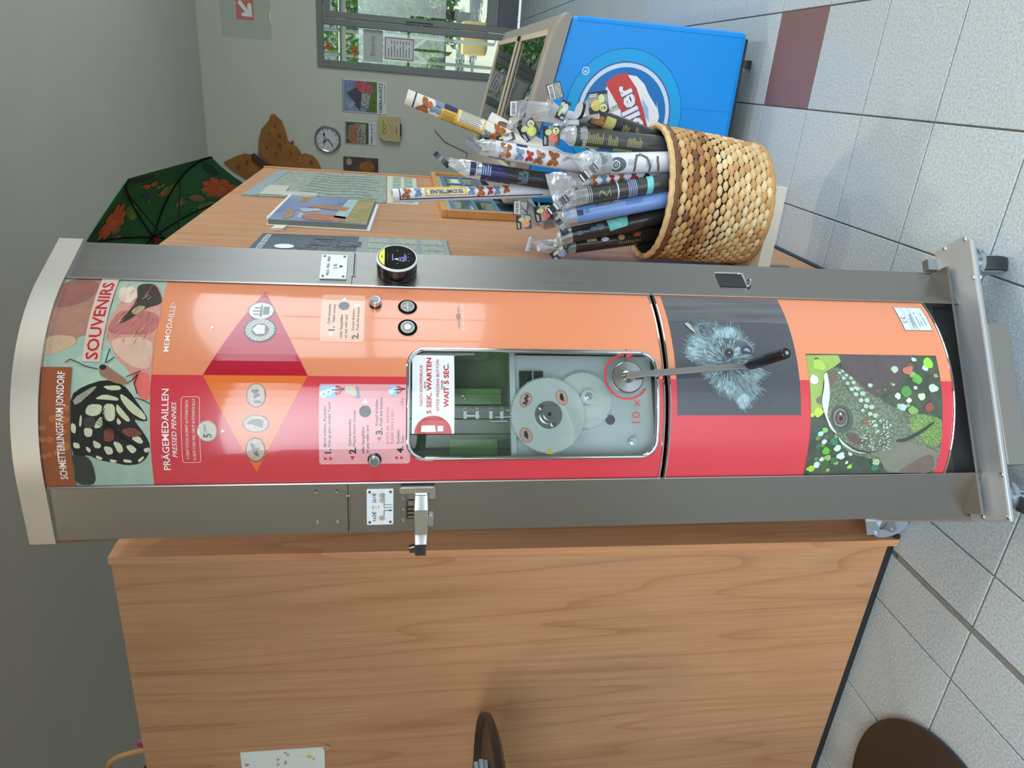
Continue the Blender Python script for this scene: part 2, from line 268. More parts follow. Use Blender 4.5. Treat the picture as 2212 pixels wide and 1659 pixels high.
PH_LIZARD=[((88,78,82),[(0.0503,0.456),(0.0527,0.2927),(0.0096,0.3275),(-0.0169,0.3417),(-0.0333,0.3878),(-0.0077,0.4301),(0.0201,0.4512)]),((150,176,92),[(0.0493,0.5245),(0.0503,0.456),(0.0369,0.4535),(0.0249,0.4715),(0.0147,0.4924),(-0.0321,0.502),(-0.056,0.5008),(-0.0718,0.5244),(-0.0083,0.5246)]),('liz',[(0.0232,0.4718),(0.0258,0.4643),(0.0217,0.4544),(0.0103,0.4385),(-0.0092,0.4197),(-0.0237,0.4032),(-0.0381,0.3791),(-0.0478,0.3579),(-0.0574,0.3346),(-0.0655,0.3127),(-0.0631,0.2964),(-0.0655,0.2781),(-0.0713,0.2541),(-0.0762,0.2456),(-0.0935,0.2452),(-0.1255,0.2421),(-0.1571,0.241),(-0.1851,0.2429),(-0.1839,0.3221),(-0.1822,0.35),(-0.1683,0.3557),(-0.1521,0.3704),(-0.1536,0.3863),(-0.15,0.4014),(-0.1446,0.4239),(-0.1358,0.4433),(-0.1206,0.4615),(-0.1058,0.4668),(-0.0927,0.4837),(-0.0719,0.4936),(-0.056,0.4991),(-0.0385,0.5022),(-0.0226,0.4997),(0.0033,0.4921),(0.0114,0.4946),(0.0173,0.485)]),((214,234,234),[(0.0114,0.4946),(0.0164,0.4869),(-0.0048,0.4851),(-0.0305,0.4849),(-0.0496,0.4895),(-0.0687,0.4919),(-0.0879,0.4806),(-0.1041,0.467),(-0.0927,0.4837),(-0.0719,0.4936),(-0.0528,0.5008),(-0.0385,0.5019),(-0.0081,0.4947)]),((122,96,86),[(0.0173,0.485),(0.0199,0.4723),(0.0117,0.4665),(-0.0177,0.4802),(-0.008,0.4846)]),('lizgreen',[(-0.0655,0.3127),(-0.0659,0.2781),(-0.0716,0.2541),(-0.0767,0.2459),(-0.1255,0.2421),(-0.1305,0.2711),(-0.105,0.2898),(-0.0966,0.3144)]),((122,122,112),[(-0.1381,0.3805),(-0.1197,0.3422),(-0.1157,0.3211),(-0.1305,0.2711),(-0.1393,0.2453),(-0.1851,0.2429),(-0.1822,0.35),(-0.1521,0.3704)]),((112,96,88),[(-0.1743,0.3176),(-0.1426,0.2686),(-0.1498,0.2521),(-0.1753,0.2451),(-0.1847,0.2682),(-0.1839,0.3239)]),((80,92,84),[(-0.0719,0.4849),(-0.0559,0.4825),(-0.0472,0.4729),(-0.0471,0.4572),(-0.0559,0.4432),(-0.0719,0.4358),(-0.0896,0.4384),(-0.1009,0.4515),(-0.0992,0.4692),(-0.0879,0.4806)]),((62,66,64),[(-0.0719,0.4828),(-0.0559,0.4782),(-0.0504,0.4659),(-0.0543,0.452),(-0.0703,0.4447),(-0.0864,0.4465),(-0.0928,0.4592),(-0.0895,0.4735)]),((122,130,120),[(-0.0719,0.48),(-0.0583,0.4764),(-0.0527,0.466),(-0.0567,0.4546),(-0.0703,0.4491),(-0.0839,0.4511),(-0.0896,0.4612),(-0.0863,0.4737)]),((82,70,68),[(-0.0719,0.4762),(-0.0615,0.4729),(-0.0567,0.4642),(-0.0615,0.4537),(-0.0719,0.4513),(-0.0815,0.4539),(-0.0855,0.4624),(-0.0823,0.4722)]),((118,90,84),[(-0.0727,0.4716),(-0.0663,0.4693),(-0.0636,0.4633),(-0.0668,0.4567),(-0.0727,0.4548),(-0.0791,0.4566),(-0.0818,0.4626),(-0.0791,0.4689)]),((24,21,21),[(-0.0727,0.4674),(-0.0695,0.4661),(-0.0684,0.463),(-0.0695,0.4598),(-0.0727,0.4587),(-0.0764,0.4596),(-0.0776,0.4626),(-0.0764,0.4659)]),((225,230,230),[(-0.062,0.4663),(-0.062,0.4621),(-0.0658,0.462),(-0.0658,0.4662)]),((100,84,82),[(-0.0993,0.4517),(-0.101,0.4303),(-0.1126,0.422),(-0.1177,0.4),(-0.126,0.4005),(-0.1242,0.4203),(-0.1174,0.439)]),((160,96,80),[(-0.0687,0.4148),(-0.0752,0.4074),(-0.0881,0.3982),(-0.0881,0.4049)]),((56,60,58),[(-0.1147,0.343),(-0.1115,0.3217),(-0.0934,0.2874),(-0.0778,0.263),(-0.0819,0.2627),(-0.1009,0.2866),(-0.119,0.3206),(-0.1189,0.3406)]),((70,66,62),[(-0.1049,0.4669),(-0.1173,0.4531),(-0.1312,0.4263),(-0.1388,0.3965),(-0.1381,0.3787),(-0.1414,0.396),(-0.1351,0.4275),(-0.1206,0.4562)]),((196,210,205),[(-0.1066,0.4667),(-0.1198,0.4528),(-0.136,0.4273),(-0.1422,0.3958),(-0.1394,0.4249),(-0.1257,0.452),(-0.114,0.4641)])]
PH_BOKEH=[((175,215,80),-0.0615,0.5085,0.0095),((175,215,80),-0.0663,0.5214,0.0043),((150,215,70),0.0358,0.2647,0.0121),((80,150,70),-0.0217,0.3223,0.0125),((205,225,205),-0.0299,0.3401,0.0066),((200,220,180),-0.0313,0.2884,0.009),((100,170,80),0.0032,0.2957,0.0108),((190,210,200),-0.0132,0.263,0.0104),((170,215,210),-0.1023,0.502,0.0062),((190,220,220),-0.1179,0.4933,0.0052),((110,200,90),-0.0943,0.494,0.0062),((190,220,215),-0.1306,0.4635,0.0078),((205,225,215),-0.146,0.4538,0.0087),((210,225,225),-0.1524,0.493,0.0052),((200,220,220),-0.1646,0.5011,0.0078),((160,200,60),-0.1716,0.5127,0.0083),((90,180,60),-0.1354,0.4873,0.0078),((60,120,100),-0.1716,0.3766,0.0087),((150,210,90),-0.1691,0.4311,0.0061),((190,215,190),-0.1601,0.4385,0.0043),((60,110,70),-0.1545,0.468,0.0087),((50,130,90),-0.1172,0.4725,0.0087),((190,120,100),0.0216,0.3109,0.0121),((140,80,60),-0.0509,0.2727,0.0108),((222,236,204),0.0015,0.5141,0.0101),((170,205,90),0.0296,0.5005,0.0121),((130,170,90),-0.0574,0.3092,0.0104),((170,205,200),-0.0509,0.3309,0.0078),((212,216,212),-0.0379,0.3179,0.0061),((120,110,95),-0.0385,0.5022,0.0104),((176,140,120),0.0103,0.2542,0.0052),((210,225,190),-0.0134,0.3015,0.0049)]
PH_SCALES=[(0.0142,0.4618,0.0035),(0.0176,0.4551,0.0031),(0.0036,0.4544,0.0042),(0.0094,0.4483,0.0035),(-0.0062,0.4476,0.0045),(0.0037,0.4394,0.0042),(-0.0174,0.4399,0.0049),(-0.0044,0.4351,0.0045),(-0.0271,0.4317,0.0052),(-0.0166,0.4274,0.0049),(-0.0254,0.4175,0.0059),(-0.0383,0.4217,0.0052),(-0.0382,0.4093,0.0056),(-0.0495,0.4114,0.0052),(-0.051,0.3999,0.0059),(-0.0639,0.4025,0.0052),(-0.0671,0.3917,0.0056),(-0.0857,0.39,0.0045),(-0.0575,0.4185,0.0042),(-0.0142,0.4325,0.0031),(-0.0768,0.3807,0.0031),(-0.0784,0.3966,0.0031),(-0.0963,0.3846,0.0031),(-0.0898,0.3727,0.0028),(-0.0899,0.3655,0.0031),(-0.0858,0.3587,0.0031),(-0.0815,0.3967,0.0013),(-0.1293,0.3909,0.002),(-0.0856,0.3734,0.0018),(-0.1238,0.3588,0.0021),(-0.0839,0.3713,0.0015),(-0.1175,0.3786,0.0021),(-0.0773,0.3667,0.0018),(-0.1033,0.3776,0.0014),(-0.0774,0.3921,0.0022),(-0.106,0.3652,0.0015),(-0.1075,0.3623,0.0021),(-0.1035,0.3666,0.0016),(-0.0986,0.3827,0.0014),(-0.1225,0.398,0.0013),(-0.1106,0.4158,0.0015),(-0.1011,0.3865,0.0016),(-0.0841,0.359,0.0016),(-0.1111,0.406,0.0015),(-0.1184,0.3955,0.0015),(-0.1285,0.3812,0.0013),(-0.1102,0.371,0.0015),(-0.0828,0.4007,0.0017),(-0.1151,0.4154,0.0021),(-0.1178,0.358,0.0022),(-0.0897,0.4196,0.0022),(-0.0973,0.3718,0.0022),(-0.123,0.3782,0.0015),(-0.0993,0.408,0.0014),(-0.1321,0.3917,0.0016),(-0.1206,0.4068,0.0016),(-0.0779,0.4035,0.0022),(-0.0847,0.3948,0.0013),(-0.0812,0.3792,0.0013),(-0.0873,0.3904,0.0023),(-0.1046,0.4118,0.002),(-0.1338,0.3897,0.0017),(-0.0972,0.4051,0.0013),(-0.0872,0.3948,0.0021),(-0.1029,0.3677,0.0012),(-0.0807,0.3672,0.0013),(-0.1071,0.3611,0.0022),(-0.1282,0.391,0.0019),(-0.1184,0.3682,0.0017),(-0.1284,0.3614,0.0022),(-0.1127,0.3975,0.002),(-0.1228,0.3769,0.0018),(-0.1146,0.3773,0.0015),(-0.132,0.3577,0.0013),(-0.1324,0.3546,0.0019),(-0.1279,0.4135,0.0013),(-0.1135,0.3577,0.0013),(-0.1112,0.4082,0.0018),(-0.1301,0.3692,0.0014),(-0.1294,0.4158,0.0012),(-0.0791,0.3668,0.0021),(-0.1269,0.3674,0.0018),(-0.0844,0.3664,0.0019),(-0.1276,0.3957,0.002),(-0.1045,0.39,0.0012),(-0.1086,0.4168,0.0017),(-0.1098,0.3648,0.0014),(-0.1197,0.3949,0.0018),(-0.124,0.4162,0.0021),(-0.1054,0.414,0.0016),(-0.0912,0.3716,0.0015),(-0.1325,0.3851,0.0013),(-0.1103,0.4116,0.0021),(-0.0987,0.3881,0.0021),(-0.0761,0.3732,0.0021),(-0.0905,0.4085,0.0021),(-0.1216,0.3908,0.0014),(-0.0828,0.3667,0.0014),(-0.0928,0.3898,0.0018),(-0.1163,0.3614,0.0012),(-0.1056,0.3999,0.0017),(-0.1019,0.375,0.0013),(-0.1247,0.4014,0.0016),(-0.1339,0.3672,0.0019),(-0.1098,0.3766,0.0015),(-0.1009,0.3628,0.0022),(-0.126,0.3975,0.002)]
# ------------------------------------------------------------------ materials of the setting
def wood_mat(name, base, dark, light):
    m = bpy.data.materials.new(name); m.use_nodes = True; nt = m.node_tree; p = nt.nodes['Principled BSDF']; N = nt.nodes.new; Lk = nt.links.new
    tc = N('ShaderNodeTexCoord'); mp = N('ShaderNodeMapping'); mp.inputs['Scale'].default_value = (1, 1, 0.07); Lk(tc.outputs['Object'], mp.inputs[0])
    n1 = N('ShaderNodeTexNoise'); n1.inputs['Scale'].default_value = 4.0; n1.inputs['Detail'].default_value = 2; Lk(mp.outputs[0], n1.inputs['Vector'])
    ml = N('ShaderNodeMath'); ml.operation = 'MULTIPLY'; ml.inputs[1].default_value = 15; Lk(n1.outputs[0], ml.inputs[0])
    fr = N('ShaderNodeMath'); fr.operation = 'FRACT'; Lk(ml.outputs[0], fr.inputs[0])
    rp = N('ShaderNodeValToRGB'); e = rp.color_ramp.elements; e[0].position = 0.0; e[0].color = lin(dark); e[1].position = 0.16; e[1].color = lin(base)
    x = rp.color_ramp.elements.new(0.6); x.color = lin(light); x = rp.color_ramp.elements.new(1.0); x.color = lin(base)
    Lk(fr.outputs[0], rp.inputs[0])
    m2 = N('ShaderNodeMapping'); m2.inputs['Scale'].default_value = (1, 1, 0.03); Lk(tc.outputs['Object'], m2.inputs[0])
    n2 = N('ShaderNodeTexNoise'); n2.inputs['Scale'].default_value = 130; n2.inputs['Detail'].default_value = 4; Lk(m2.outputs[0], n2.inputs['Vector'])
    mr = N('ShaderNodeMapRange'); mr.inputs['From Min'].default_value = .3; mr.inputs['From Max'].default_value = .7; mr.inputs['To Min'].default_value = .86; mr.inputs['To Max'].default_value = 1.06; Lk(n2.outputs[0], mr.inputs[0])
    n3 = N('ShaderNodeTexNoise'); n3.inputs['Scale'].default_value = 1.6; n3.inputs['Detail'].default_value = 2; Lk(mp.outputs[0], n3.inputs['Vector'])
    mr3 = N('ShaderNodeMapRange'); mr3.inputs['To Min'].default_value = .9; mr3.inputs['To Max'].default_value = 1.08; Lk(n3.outputs[0], mr3.inputs[0])
    mm = N('ShaderNodeMath'); mm.operation = 'MULTIPLY'; Lk(mr.outputs[0], mm.inputs[0]); Lk(mr3.outputs[0], mm.inputs[1])
    vm = N('ShaderNodeVectorMath'); vm.operation = 'SCALE'; Lk(rp.outputs[0], vm.inputs[0]); Lk(mm.outputs[0], vm.inputs['Scale']); Lk(vm.outputs[0], p.inputs['Base Color'])
    p.inputs['Roughness'].default_value = 0.42; p.inputs['Specular IOR Level'].default_value = 0.35
    MATS[name] = m; return m
WOOD = wood_mat('beech_veneer', (190,141,104), (176,126,90), (195,147,110))
WOODE = wood_mat('beech_edge', (198,142,102), (184,126,90), (204,150,110))
PLAST = mat('wall_plaster', (214,213,199), .9, var=.02, vs=3, bump=.05, bs=300)
CEILM = mat('ceiling_paint', (206,200,188), .95, var=.02, vs=2)
GROUT = mat('tile_grout', (112,112,106), .9, var=.1, vs=30)
TILE = mat('speckled_tile', (158,169,176), .36, var=.0, col2=(200,211,217), vs=170, rnd=.05, spec=.4)
TILER = mat('brown_tile', (122,92,92), .4, col2=(132,102,100), vs=190, spec=.4)
JOINT = mat('joint_strip', (140,140,136), .55, metal=.3, var=.1, vs=40)
BLACKT = mat('black_trim', (34,37,42), .5)
ALU = mat('grey_aluminium', (128,132,128), .45, metal=.55, var=.03, vs=20)
WHITEP = mat('white_paper', (236,238,236), .7)
# ------------------------------------------------------------------ floor with single tiles
PXT, PYT, X0T, Y0T = 0.2993, 0.3035, -0.019, 2.005
floor = box('floor', (-6.2, -3.8, -0.1), (3.4, 9.4, -0.006), GROUT); tag(floor, None, None, kind='structure')
def tile_mesh(name, w, d):
    bm = B(); g = 0.0022; c = 0.0012
    for z, k in ((-0.006, 0), (-c, 0), (0, c)): [bm.verts.new((sx*(w/2-g-k), sy*(d/2-g-k), z)) for sx, sy in ((-1,-1),(1,-1),(1,1),(-1,1))]
    bm.verts.ensure_lookup_table(); v = bm.verts
    for r in (0, 4):
        for k in range(4): bm.faces.new((v[r+k], v[r+(k+1)%4], v[r+4+(k+1)%4], v[r+4+k]))
    bm.faces.new((v[8], v[9], v[10], v[11]))
    me = bpy.data.meshes.new(name); bm.to_mesh(me); bm.free(); me.materials.append(TILE); return me
TM = tile_mesh('tile', PXT, PYT); TH = tile_mesh('tile', PXT/2-.006, PYT); TR = TM.copy(); TR.materials[0] = TILER
def in_frame(x, y):
    yaw = rad(23.5); pt = rad(9.3)
    f = -math.sin(yaw)*x+math.cos(yaw)*y; r = math.cos(yaw)*x+math.sin(yaw)*y; zc = f*math.cos(pt)+1.3*math.sin(pt); u = f*math.sin(pt)-1.3*math.cos(pt)
    if zc < .3: return False
    return abs(r/zc) < .66 and -.90 < u/zc < .72
def in_booth(x, y): return (x < -1.2 and 1.55 < y < 3.4) or (x < -.6 and 1.95 < y < 3.4) or (x < -.6 and y > 3.4)
rest = B(); ntile = 0
for i in range(-20, 12):
    for j in range(-19, 24):
        x = X0T+(i+.5)*PXT; y = Y0T+(j+.5)*PYT
        if y > 9.3 or y < -3.7 or x > 3.3 or x < -6.1: continue
        half = (i == -4)
        spots = [(x-PXT/4-.003, TH), (x+PXT/4+.003, TH)] if half else [(x, TR if (i == 0 and j == 1) else TM)]
        for xx, me in spots:
            if in_frame(xx, y) and not in_booth(xx, y) and ntile < 300 and not (-.45 < xx < .1 and 3 < y < 4.1):
                o = link('tile', me, floor); o.location = (xx, y, 0); ntile += 1
            else:
                w = (PXT/2-.006 if half else PXT)/2-.0022; d = PYT/2-.0022
                rest.faces.new([rest.verts.new((xx+sx*w, y+sy*d, 0)) for sx, sy in ((-1,-1),(1,-1),(1,1),(-1,1))])
o = obj('tile_field', rest, TILE, floor); o['kind'] = 'stuff'
box('expansion_joint', (X0T-3.5*PXT-.0065, -2.0, -.006), (X0T-3.5*PXT+.0065, 1.36, -.0012), JOINT, floor)

# ------------------------------------------------------------------ room shell
HC, YB, XR, XL, YF = 3.40, 8.7, 3.2, -6.0, -2.4
tag(box('ceiling', (XL-.2, YF-.2, HC), (XR+.2, YB+.2, HC+.15), CEILM), None, None, kind='structure')
DX0, DX1, DZ = -0.052, 1.58, 2.185
bm = B()
for lo, hi in (((XL, YB, 0), (DX0, YB+.2, HC)), ((DX1, YB, 0), (XR, YB+.2, HC)), ((DX0, YB, DZ), (DX1, YB+.2, HC))):
    b_box(bm, [(a+b)/2 for a, b in zip(lo, hi)], [b-a for a, b in zip(lo, hi)])
tag(obj('wall_back', bm, PLAST), None, None, kind='structure')
tag(box('wall_left', (XL-.2, YF, 0), (XL, YB, HC), PLAST), None, None, kind='structure')
bm = B()
for lo, hi in (((XR, YF, 0), (XR+.2, -1.2, HC)), ((XR, 2.4, 0), (XR+.2, 3.5, HC)), ((XR, 6.9, 0), (XR+.2, YB, HC)), ((XR, -1.2, 0), (XR+.2, 2.4, .55)), ((XR, -1.2, 2.65), (XR+.2, 2.4, HC)), ((XR, 3.5, 0), (XR+.2, 6.9, .55)), ((XR, 3.5, 2.65), (XR+.2, 6.9, HC))):
    b_box(bm, [(a+b)/2 for a, b in zip(lo, hi)], [b-a for a, b in zip(lo, hi)])
tag(obj('wall_right', bm, PLAST), None, None, kind='structure')
bm = B()
for lo, hi in (((XL, YF-.2, 0), (-1.0, YF, HC)), ((1.9, YF-.2, 0), (XR, YF, HC)), ((-1.0, YF-.2, 2.45), (1.9, YF, HC))):
    b_box(bm, [(a+b)/2 for a, b in zip(lo, hi)], [b-a for a, b in zip(lo, hi)])
tag(obj('wall_front', bm, PLAST), None, None, kind='structure')
def window_frame(name, axis, c0, c1, z0, z1, pos, n):
    bm = B()
    for k in range(n+1):
        t = c0+(c1-c0)*k/n; t = min(max(t, c0+.03), c1-.03)
        if axis == 'x': b_box(bm, (t, pos, (z0+z1)/2), (.06, .06, z1-z0))
        else: b_box(bm, (pos, t, (z0+z1)/2), (.06, .06, z1-z0))
    for z in (z0+.03, z0+(z1-z0)*.45, z1-.03):
        if axis == 'x': b_box(bm, ((c0+c1)/2, pos, z), (c1-c0, .06, .06))
        else: b_box(bm, (pos, (c0+c1)/2, z), (.06, c1-c0, .06))
    tag(obj(name, bm, ALU), None, None, kind='structure')
window_frame('window_1', 'x', -1.0, 1.9, 0, 2.45, YF-.05, 4); window_frame('window_2', 'y', 3.5, 6.9, .55, 2.65, XR+.05, 3); window_frame('window_3', 'y', -1.2, 2.4, .55, 2.65, XR+.05, 3)
tag(box('baseboard_back', (-6, YB-.012, 0), (DX0-.01, YB, .07), mat('baseboard_grey', (120,122,118), .6)), None, None, kind='structure')

# recessed ceiling downlights (each lamp carries its own light)
LAMPG = mat('lamp_glow', (255,226,180), .5, emit=6.0)
LAMPS = [(-1.0, -.7), (.75, .9), (-.15, 2.5), (.9, 3.2), (-3.2, -.6), (.6, -1.4), (-2.0, -1.6)]
for k, (lx, ly) in enumerate(LAMPS):
    lp = empty('ceiling_downlight', (lx, ly, HC)); tag(lp, 'recessed ceiling downlight '+['left above the photographer', 'above the free floor right of the machine', 'above the poster basket', 'above the chest freezer', 'far left behind the photographer', 'right behind the photographer', 'left behind the photographer'][k], 'lamp', 'ceiling downlights')
    bm = B(); b_lathe(bm, [(.075,-.012),(.095,-.010),(.10,-.0005),(.075,-.0005)], 28); obj('trim_ring', bm, ALU, lp, smooth=True)
    bm = B(); b_cyl(bm, (0,0,-.008), (0,0,-.003), .074, seg=28); obj('diffuser', bm, LAMPG, lp)
    d = bpy.data.lights.new('downlight', 'AREA'); d.shape = 'DISK'; d.size = .14; d.energy = LAMP_W; d.color = (1.0, .84, .64); d.spread = rad(130)
    lo_ = bpy.data.objects.new('downlight', d); COL.objects.link(lo_); lo_.parent = lp; lo_.location = (0,0,-.016)

# ------------------------------------------------------------------ glazed door in the back wall
door = empty('door_1', (0, YB, 0)); tag(door, None, None, kind='structure')
def dbox(name, x0, z0, x1, z1, m, y0=-.02, y1=.07, par=door): return box(name, (x0, y0, z0), (x1, y1, z1), m, par, bevel=.003)
dbox('frame_post', DX0, 0, .022, DZ, ALU); dbox('frame_head', .022, 2.12, DX1, DZ, ALU)
dbox('sidelight_sill', .022, 0, .366, .16, ALU); dbox('frame_post', .366, 0, .432, 2.12, ALU); dbox('frame_post', DX1-.07, 0, DX1, 2.12, ALU)
GL = glassmat('window_glass', (232,242,238), .06)
dbox('pane', .022, .16, .366, 2.12, GL, .03, .036)
leaf = dbox('door_leaf', .438, .03, .50, 2.11, ALU, -.01, .06)
for nm, a in (('stile', (DX1-.135, .03, DX1-.075, 2.11)), ('top_rail', (.50, 2.05, DX1-.135, 2.11)), ('bottom_rail', (.50, .25, DX1-.135, .37))):
    dbox(nm, *a, ALU, -.01, .06, leaf)
dbox('kick_panel', .50, .03, DX1-.135, .25, mat('dark_kick_panel', (104,108,116), .5, metal=.4, var=.2, vs=60), 0, .05, leaf)
dbox('pane', .50, .37, DX1-.135, 2.05, GL, .03, .036, leaf)
bm = B(); b_cyl(bm, (.47, -.05, .95), (.47, -.05, 1.25), .012); b_cyl(bm, (.47, -.05, .98), (.47, 0, .98), .008); b_cyl(bm, (.47, -.05, 1.22), (.47, 0, 1.22), .008)
obj('door_handle', bm, ALU, leaf, smooth=True)
def ypl(y): return lambda a, b, o: (a, y-o, b)
# notices taped to the glass
nt_ = box('price_notice', (.074, YB+.018, 1.15), (.304, YB+.0215, 1.475), WHITEP); tag(nt_, 'white price notice with red border on the door glass', 'notice')
ypn = ypl(YB+.018)
decal('red_border', [rect(.082,1.158,.296,1.166), rect(.082,1.459,.296,1.467), rect(.082,1.166,.089,1.459), rect(.289,1.166,.296,1.459)], ypn, .001, mat('notice_red', (170,90,96), .7), nt_)
decal('printed_lines', [rect(.105,1.425-.032*k,.19+.02*(k%3),1.433-.032*k) for k in range(8)]+[rect(.235,1.425-.032*k,.27,1.433-.032*k) for k in range(1,8)], ypn, .001, mat('notice_grey', (110,105,110), .7), nt_)
nt2 = box('entry_notice', (.04, YB+.018, 1.49), (.355, YB+.0205, 1.70), mat('faded_sheet', (206,208,200), .7, var=.03, vs=9)); tag(nt2, 'faded sheet reading Eintritt taped to the door glass', 'notice')
text('lettering', [('Eintritt', .10, 1.575, .05, .30, .012)], ypn, .0015, mat('faded_ink', (150,155,150), .7), nt2)
ORB = mat('orange_wing', (206,110,50), .6, var=.2, vs=40)
DKB = mat('dark_wing', (60,44,38), .6)
def wings(cx, cz, s, rot=0, asym=1.0):
    L = []
    up = [(.03,-.02),(.06,.26),(.30,.56),(.70,.72),(.99,.64),(.94,.36),(.80,.08),(.5,-.06)]
    dn = [(.03,.0),(.5,-.02),(.80,-.10),(.84,-.36),(.66,-.62),(.42,-.70),(.18,-.56),(.06,-.28)]
    c, sn = math.cos(rot), math.sin(rot)
    for pl in (up, dn):
        for sg in (1, -1):
            L.append([(cx+(x*sg*c-y*sn)*s, cz+(x*sg*sn+y*c)*s) for x, y in (pl if sg > 0 else pl[::-1])])
    body = [(x, y) for x, y in circ(0, 0, .06, 8, .42)]
    return L, [(cx+(x*c-y*sn)*s, cz+(x*sn+y*c)*s) for x, y in body]
for cx, cz, s, r, lb in ((.13, 1.79, .055, .5, 'orange butterfly sticker on the door glass above the faded sheet'), (.16, 2.075, .05, -.4, 'dark orange butterfly sticker at the top of the door glass')):
    w, b = wings(cx, cz, s, r); bm = B(); y = YB+.0225
    for pl in w: b_prism(bm, pl, lambda a, c: (a, y, c), lambda a, c: (a, y-.0015, c))
    o = obj('butterfly_sticker', bm, ORB); tag(o, lb, 'sticker')
    bm = B(); b_prism(bm, b, lambda a, c: (a, y-.0018, c), lambda a, c: (a, y-.003, c)); obj('sticker_body', bm, DKB, o)

# ------------------------------------------------------------------ outside the door
PAVE = mat('pale_paving', (206,202,192), .8, var=.06, vs=4)
tag(box('ground', (-14, 9.4, -.12), (14, 40, -.02), PAVE), None, None, kind='structure')
LEAF = [mat('leaf_green', (120,164,76), .6, var=.3, vs=3), mat('leaf_yellow_green', (178,192,104), .6, var=.3, vs=3), mat('leaf_autumn', (196,160,90), .6, var=.3, vs=3)]
def bush(name, c, r, n, mi, label, trunk=True):
    t = empty(name, (c[0], c[1], 0)); bm = B(); rnd = random.Random(int(c[0]*100+c[1]*7))
    for k in range(n):
        d = Vector((rnd.gauss(0,1), rnd.gauss(0,1), rnd.gauss(0,1))).normalized()*(rnd.random()**.4)
        p = Vector((d.x*r[0], d.y*r[1], c[2]+d.z*r[2])); s = rnd.uniform(.05, .12)
        a = Vector((rnd.gauss(0,1), rnd.gauss(0,1), rnd.gauss(0,1))).normalized(); b = a.orthogonal().normalized()
        if p.z < .05: p.z = .05+rnd.random()*.3
        bm.faces.new([bm.verts.new(p+a*s), bm.verts.new(p+b*s*.5), bm.verts.new(p-a*s), bm.verts.new(p-b*s*.5)])
    o = obj('foliage', bm, LEAF[mi], t, recalc=False); o['kind'] = 'stuff'
    bm = B(); b_tube(bm, [(0,0,-.02), (.03,.02,c[2]*.6), (0,0,c[2])], [.09, .07, .03], 8)
    obj('trunk', bm, mat('bark', (96,84,70), .9, var=.3, vs=12), t)
    tag(t, label, 'bush', 'greenery outside the door')
bush('garden_bush', (1.0, 15.5, 1.6), (1.3, .9, 1.5), 2600, 0, 'green bush outside the door, nearest the doorway')
bush('garden_bush', (2.6, 17.5, 2.2), (1.6, 1.0, 2.2), 2600, 0, 'tall green bush outside at the right of the door view')
bush('garden_bush', (-.6, 19.0, 1.8), (1.5, .8, 1.8), 2200, 1, 'yellow green bush outside behind the frame poles')
bush('garden_bush', (2.6, 21.5, 1.3), (1.4, .8, 1.3), 1500, 2, 'autumn coloured shrub farthest outside the door')
wl = box('garden_wall', (-6, 24, -.02), (10, 24.2, 1.1), mat('white_render', (235,235,228), .8)); tag(wl, 'long white garden wall far outside the door', 'wall')
fr = empty('canopy_frame', (.35, 11.2, 0)); tag(fr, 'metal canopy frame with crossed braces outside the door', 'frame')
for nm, pts in (('pole', [(-.25,0,-.02), (-.25,0,2.6)]), ('pole', [(.06,0,-.02), (.06,0,2.6)]), ('beam', [(-.6,0,2.1), (.9,0,2.1)]), ('brace', [(-.25,0,1.35), (.06,0,.95)]), ('brace', [(-.25,0,.95), (.06,0,1.35)]), ('rail', [(-.25,0,1.15), (.06,0,1.15)])):
    tube(nm, pts, .022 if nm != 'beam' else .05, mat('steel_pole', (170,175,175), .4, metal=.7), fr, 8)
yc = box('yellow_crate', (.28, 12.3, -.02), (.75, 12.7, .34), mat('yellow_plastic', (226,190,60), .5), bevel=.02); tag(yc, 'yellow crate on the paving outside the door', 'crate')

# ------------------------------------------------------------------ wall decorations on the back wall
yw = YB-.001
def wall_slab(name, x0, z0, x1, z1, t, m, parent=None, bevel=0): return box(name, (x0, YB-t, z0), (x1, YB-.0005, z1), m, parent, bevel=bevel)
# clock
ck = empty('wall_clock', (-.797, YB, 2.095)); tag(ck, 'round wall clock with silver rim and white dial', 'clock')
Q = Matrix.Rotation(PI/2, 3, 'X')
bm = B(); b_lathe(bm, [(.118,.012),(.122,.03),(.135,.036),(.145,.028),(.147,.001),(.0,.001)], 40, q=Q); obj('rim', bm, mat('brushed_silver', (190,190,186), .25, metal=1), ck, smooth=True)
bm = B(); b_cyl(bm, (0,-.002,0), (0,-.014,0), .12, seg=40); obj('dial', bm, mat('dial_white', (222,224,226), .5), ck)
cp = lambda a, b, o: (a, -.014-o, b)
decal('hour_mark', [p for k in range(12) for p in stroke([(.088*math.sin(k*PI/6), .088*math.cos(k*PI/6)), (.11*math.sin(k*PI/6), .11*math.cos(k*PI/6))], .005)], cp, .001, mat('clock_ink', (40,42,52), .5), ck)
INK = MATS['clock_ink']
bm = B(); b_prism(bm, [(0.02,.018),(.022,.024),(-.055,.024+.03),(-.058,.048)], lambda a,b:(a,-.016,b), lambda a,b:(a,-.018,b)); 
b_prism(bm, [(-.004,0),(.004,0),(-.038,.052),(-.046,.047)], lambda a,b:(a,-.017,b), lambda a,b:(a,-.019,b)); obj('hour_hand', bm, INK, ck)
bm = B(); b_prism(bm, [(-.003,.003),(.003,-.003),(-.072,-.066),(-.076,-.061)], lambda a,b:(a,-.020,b), lambda a,b:(a,-.022,b)); obj('minute_hand', bm, INK, ck)
decal('dial_badge', [p for p in stroke([(.06,.032),(-.062,.032),(-.062,.048),(.06,.048),(.06,.032)], .004)]+[rect(.03,.032,.06,.048)], cp, .0006, INK, ck)
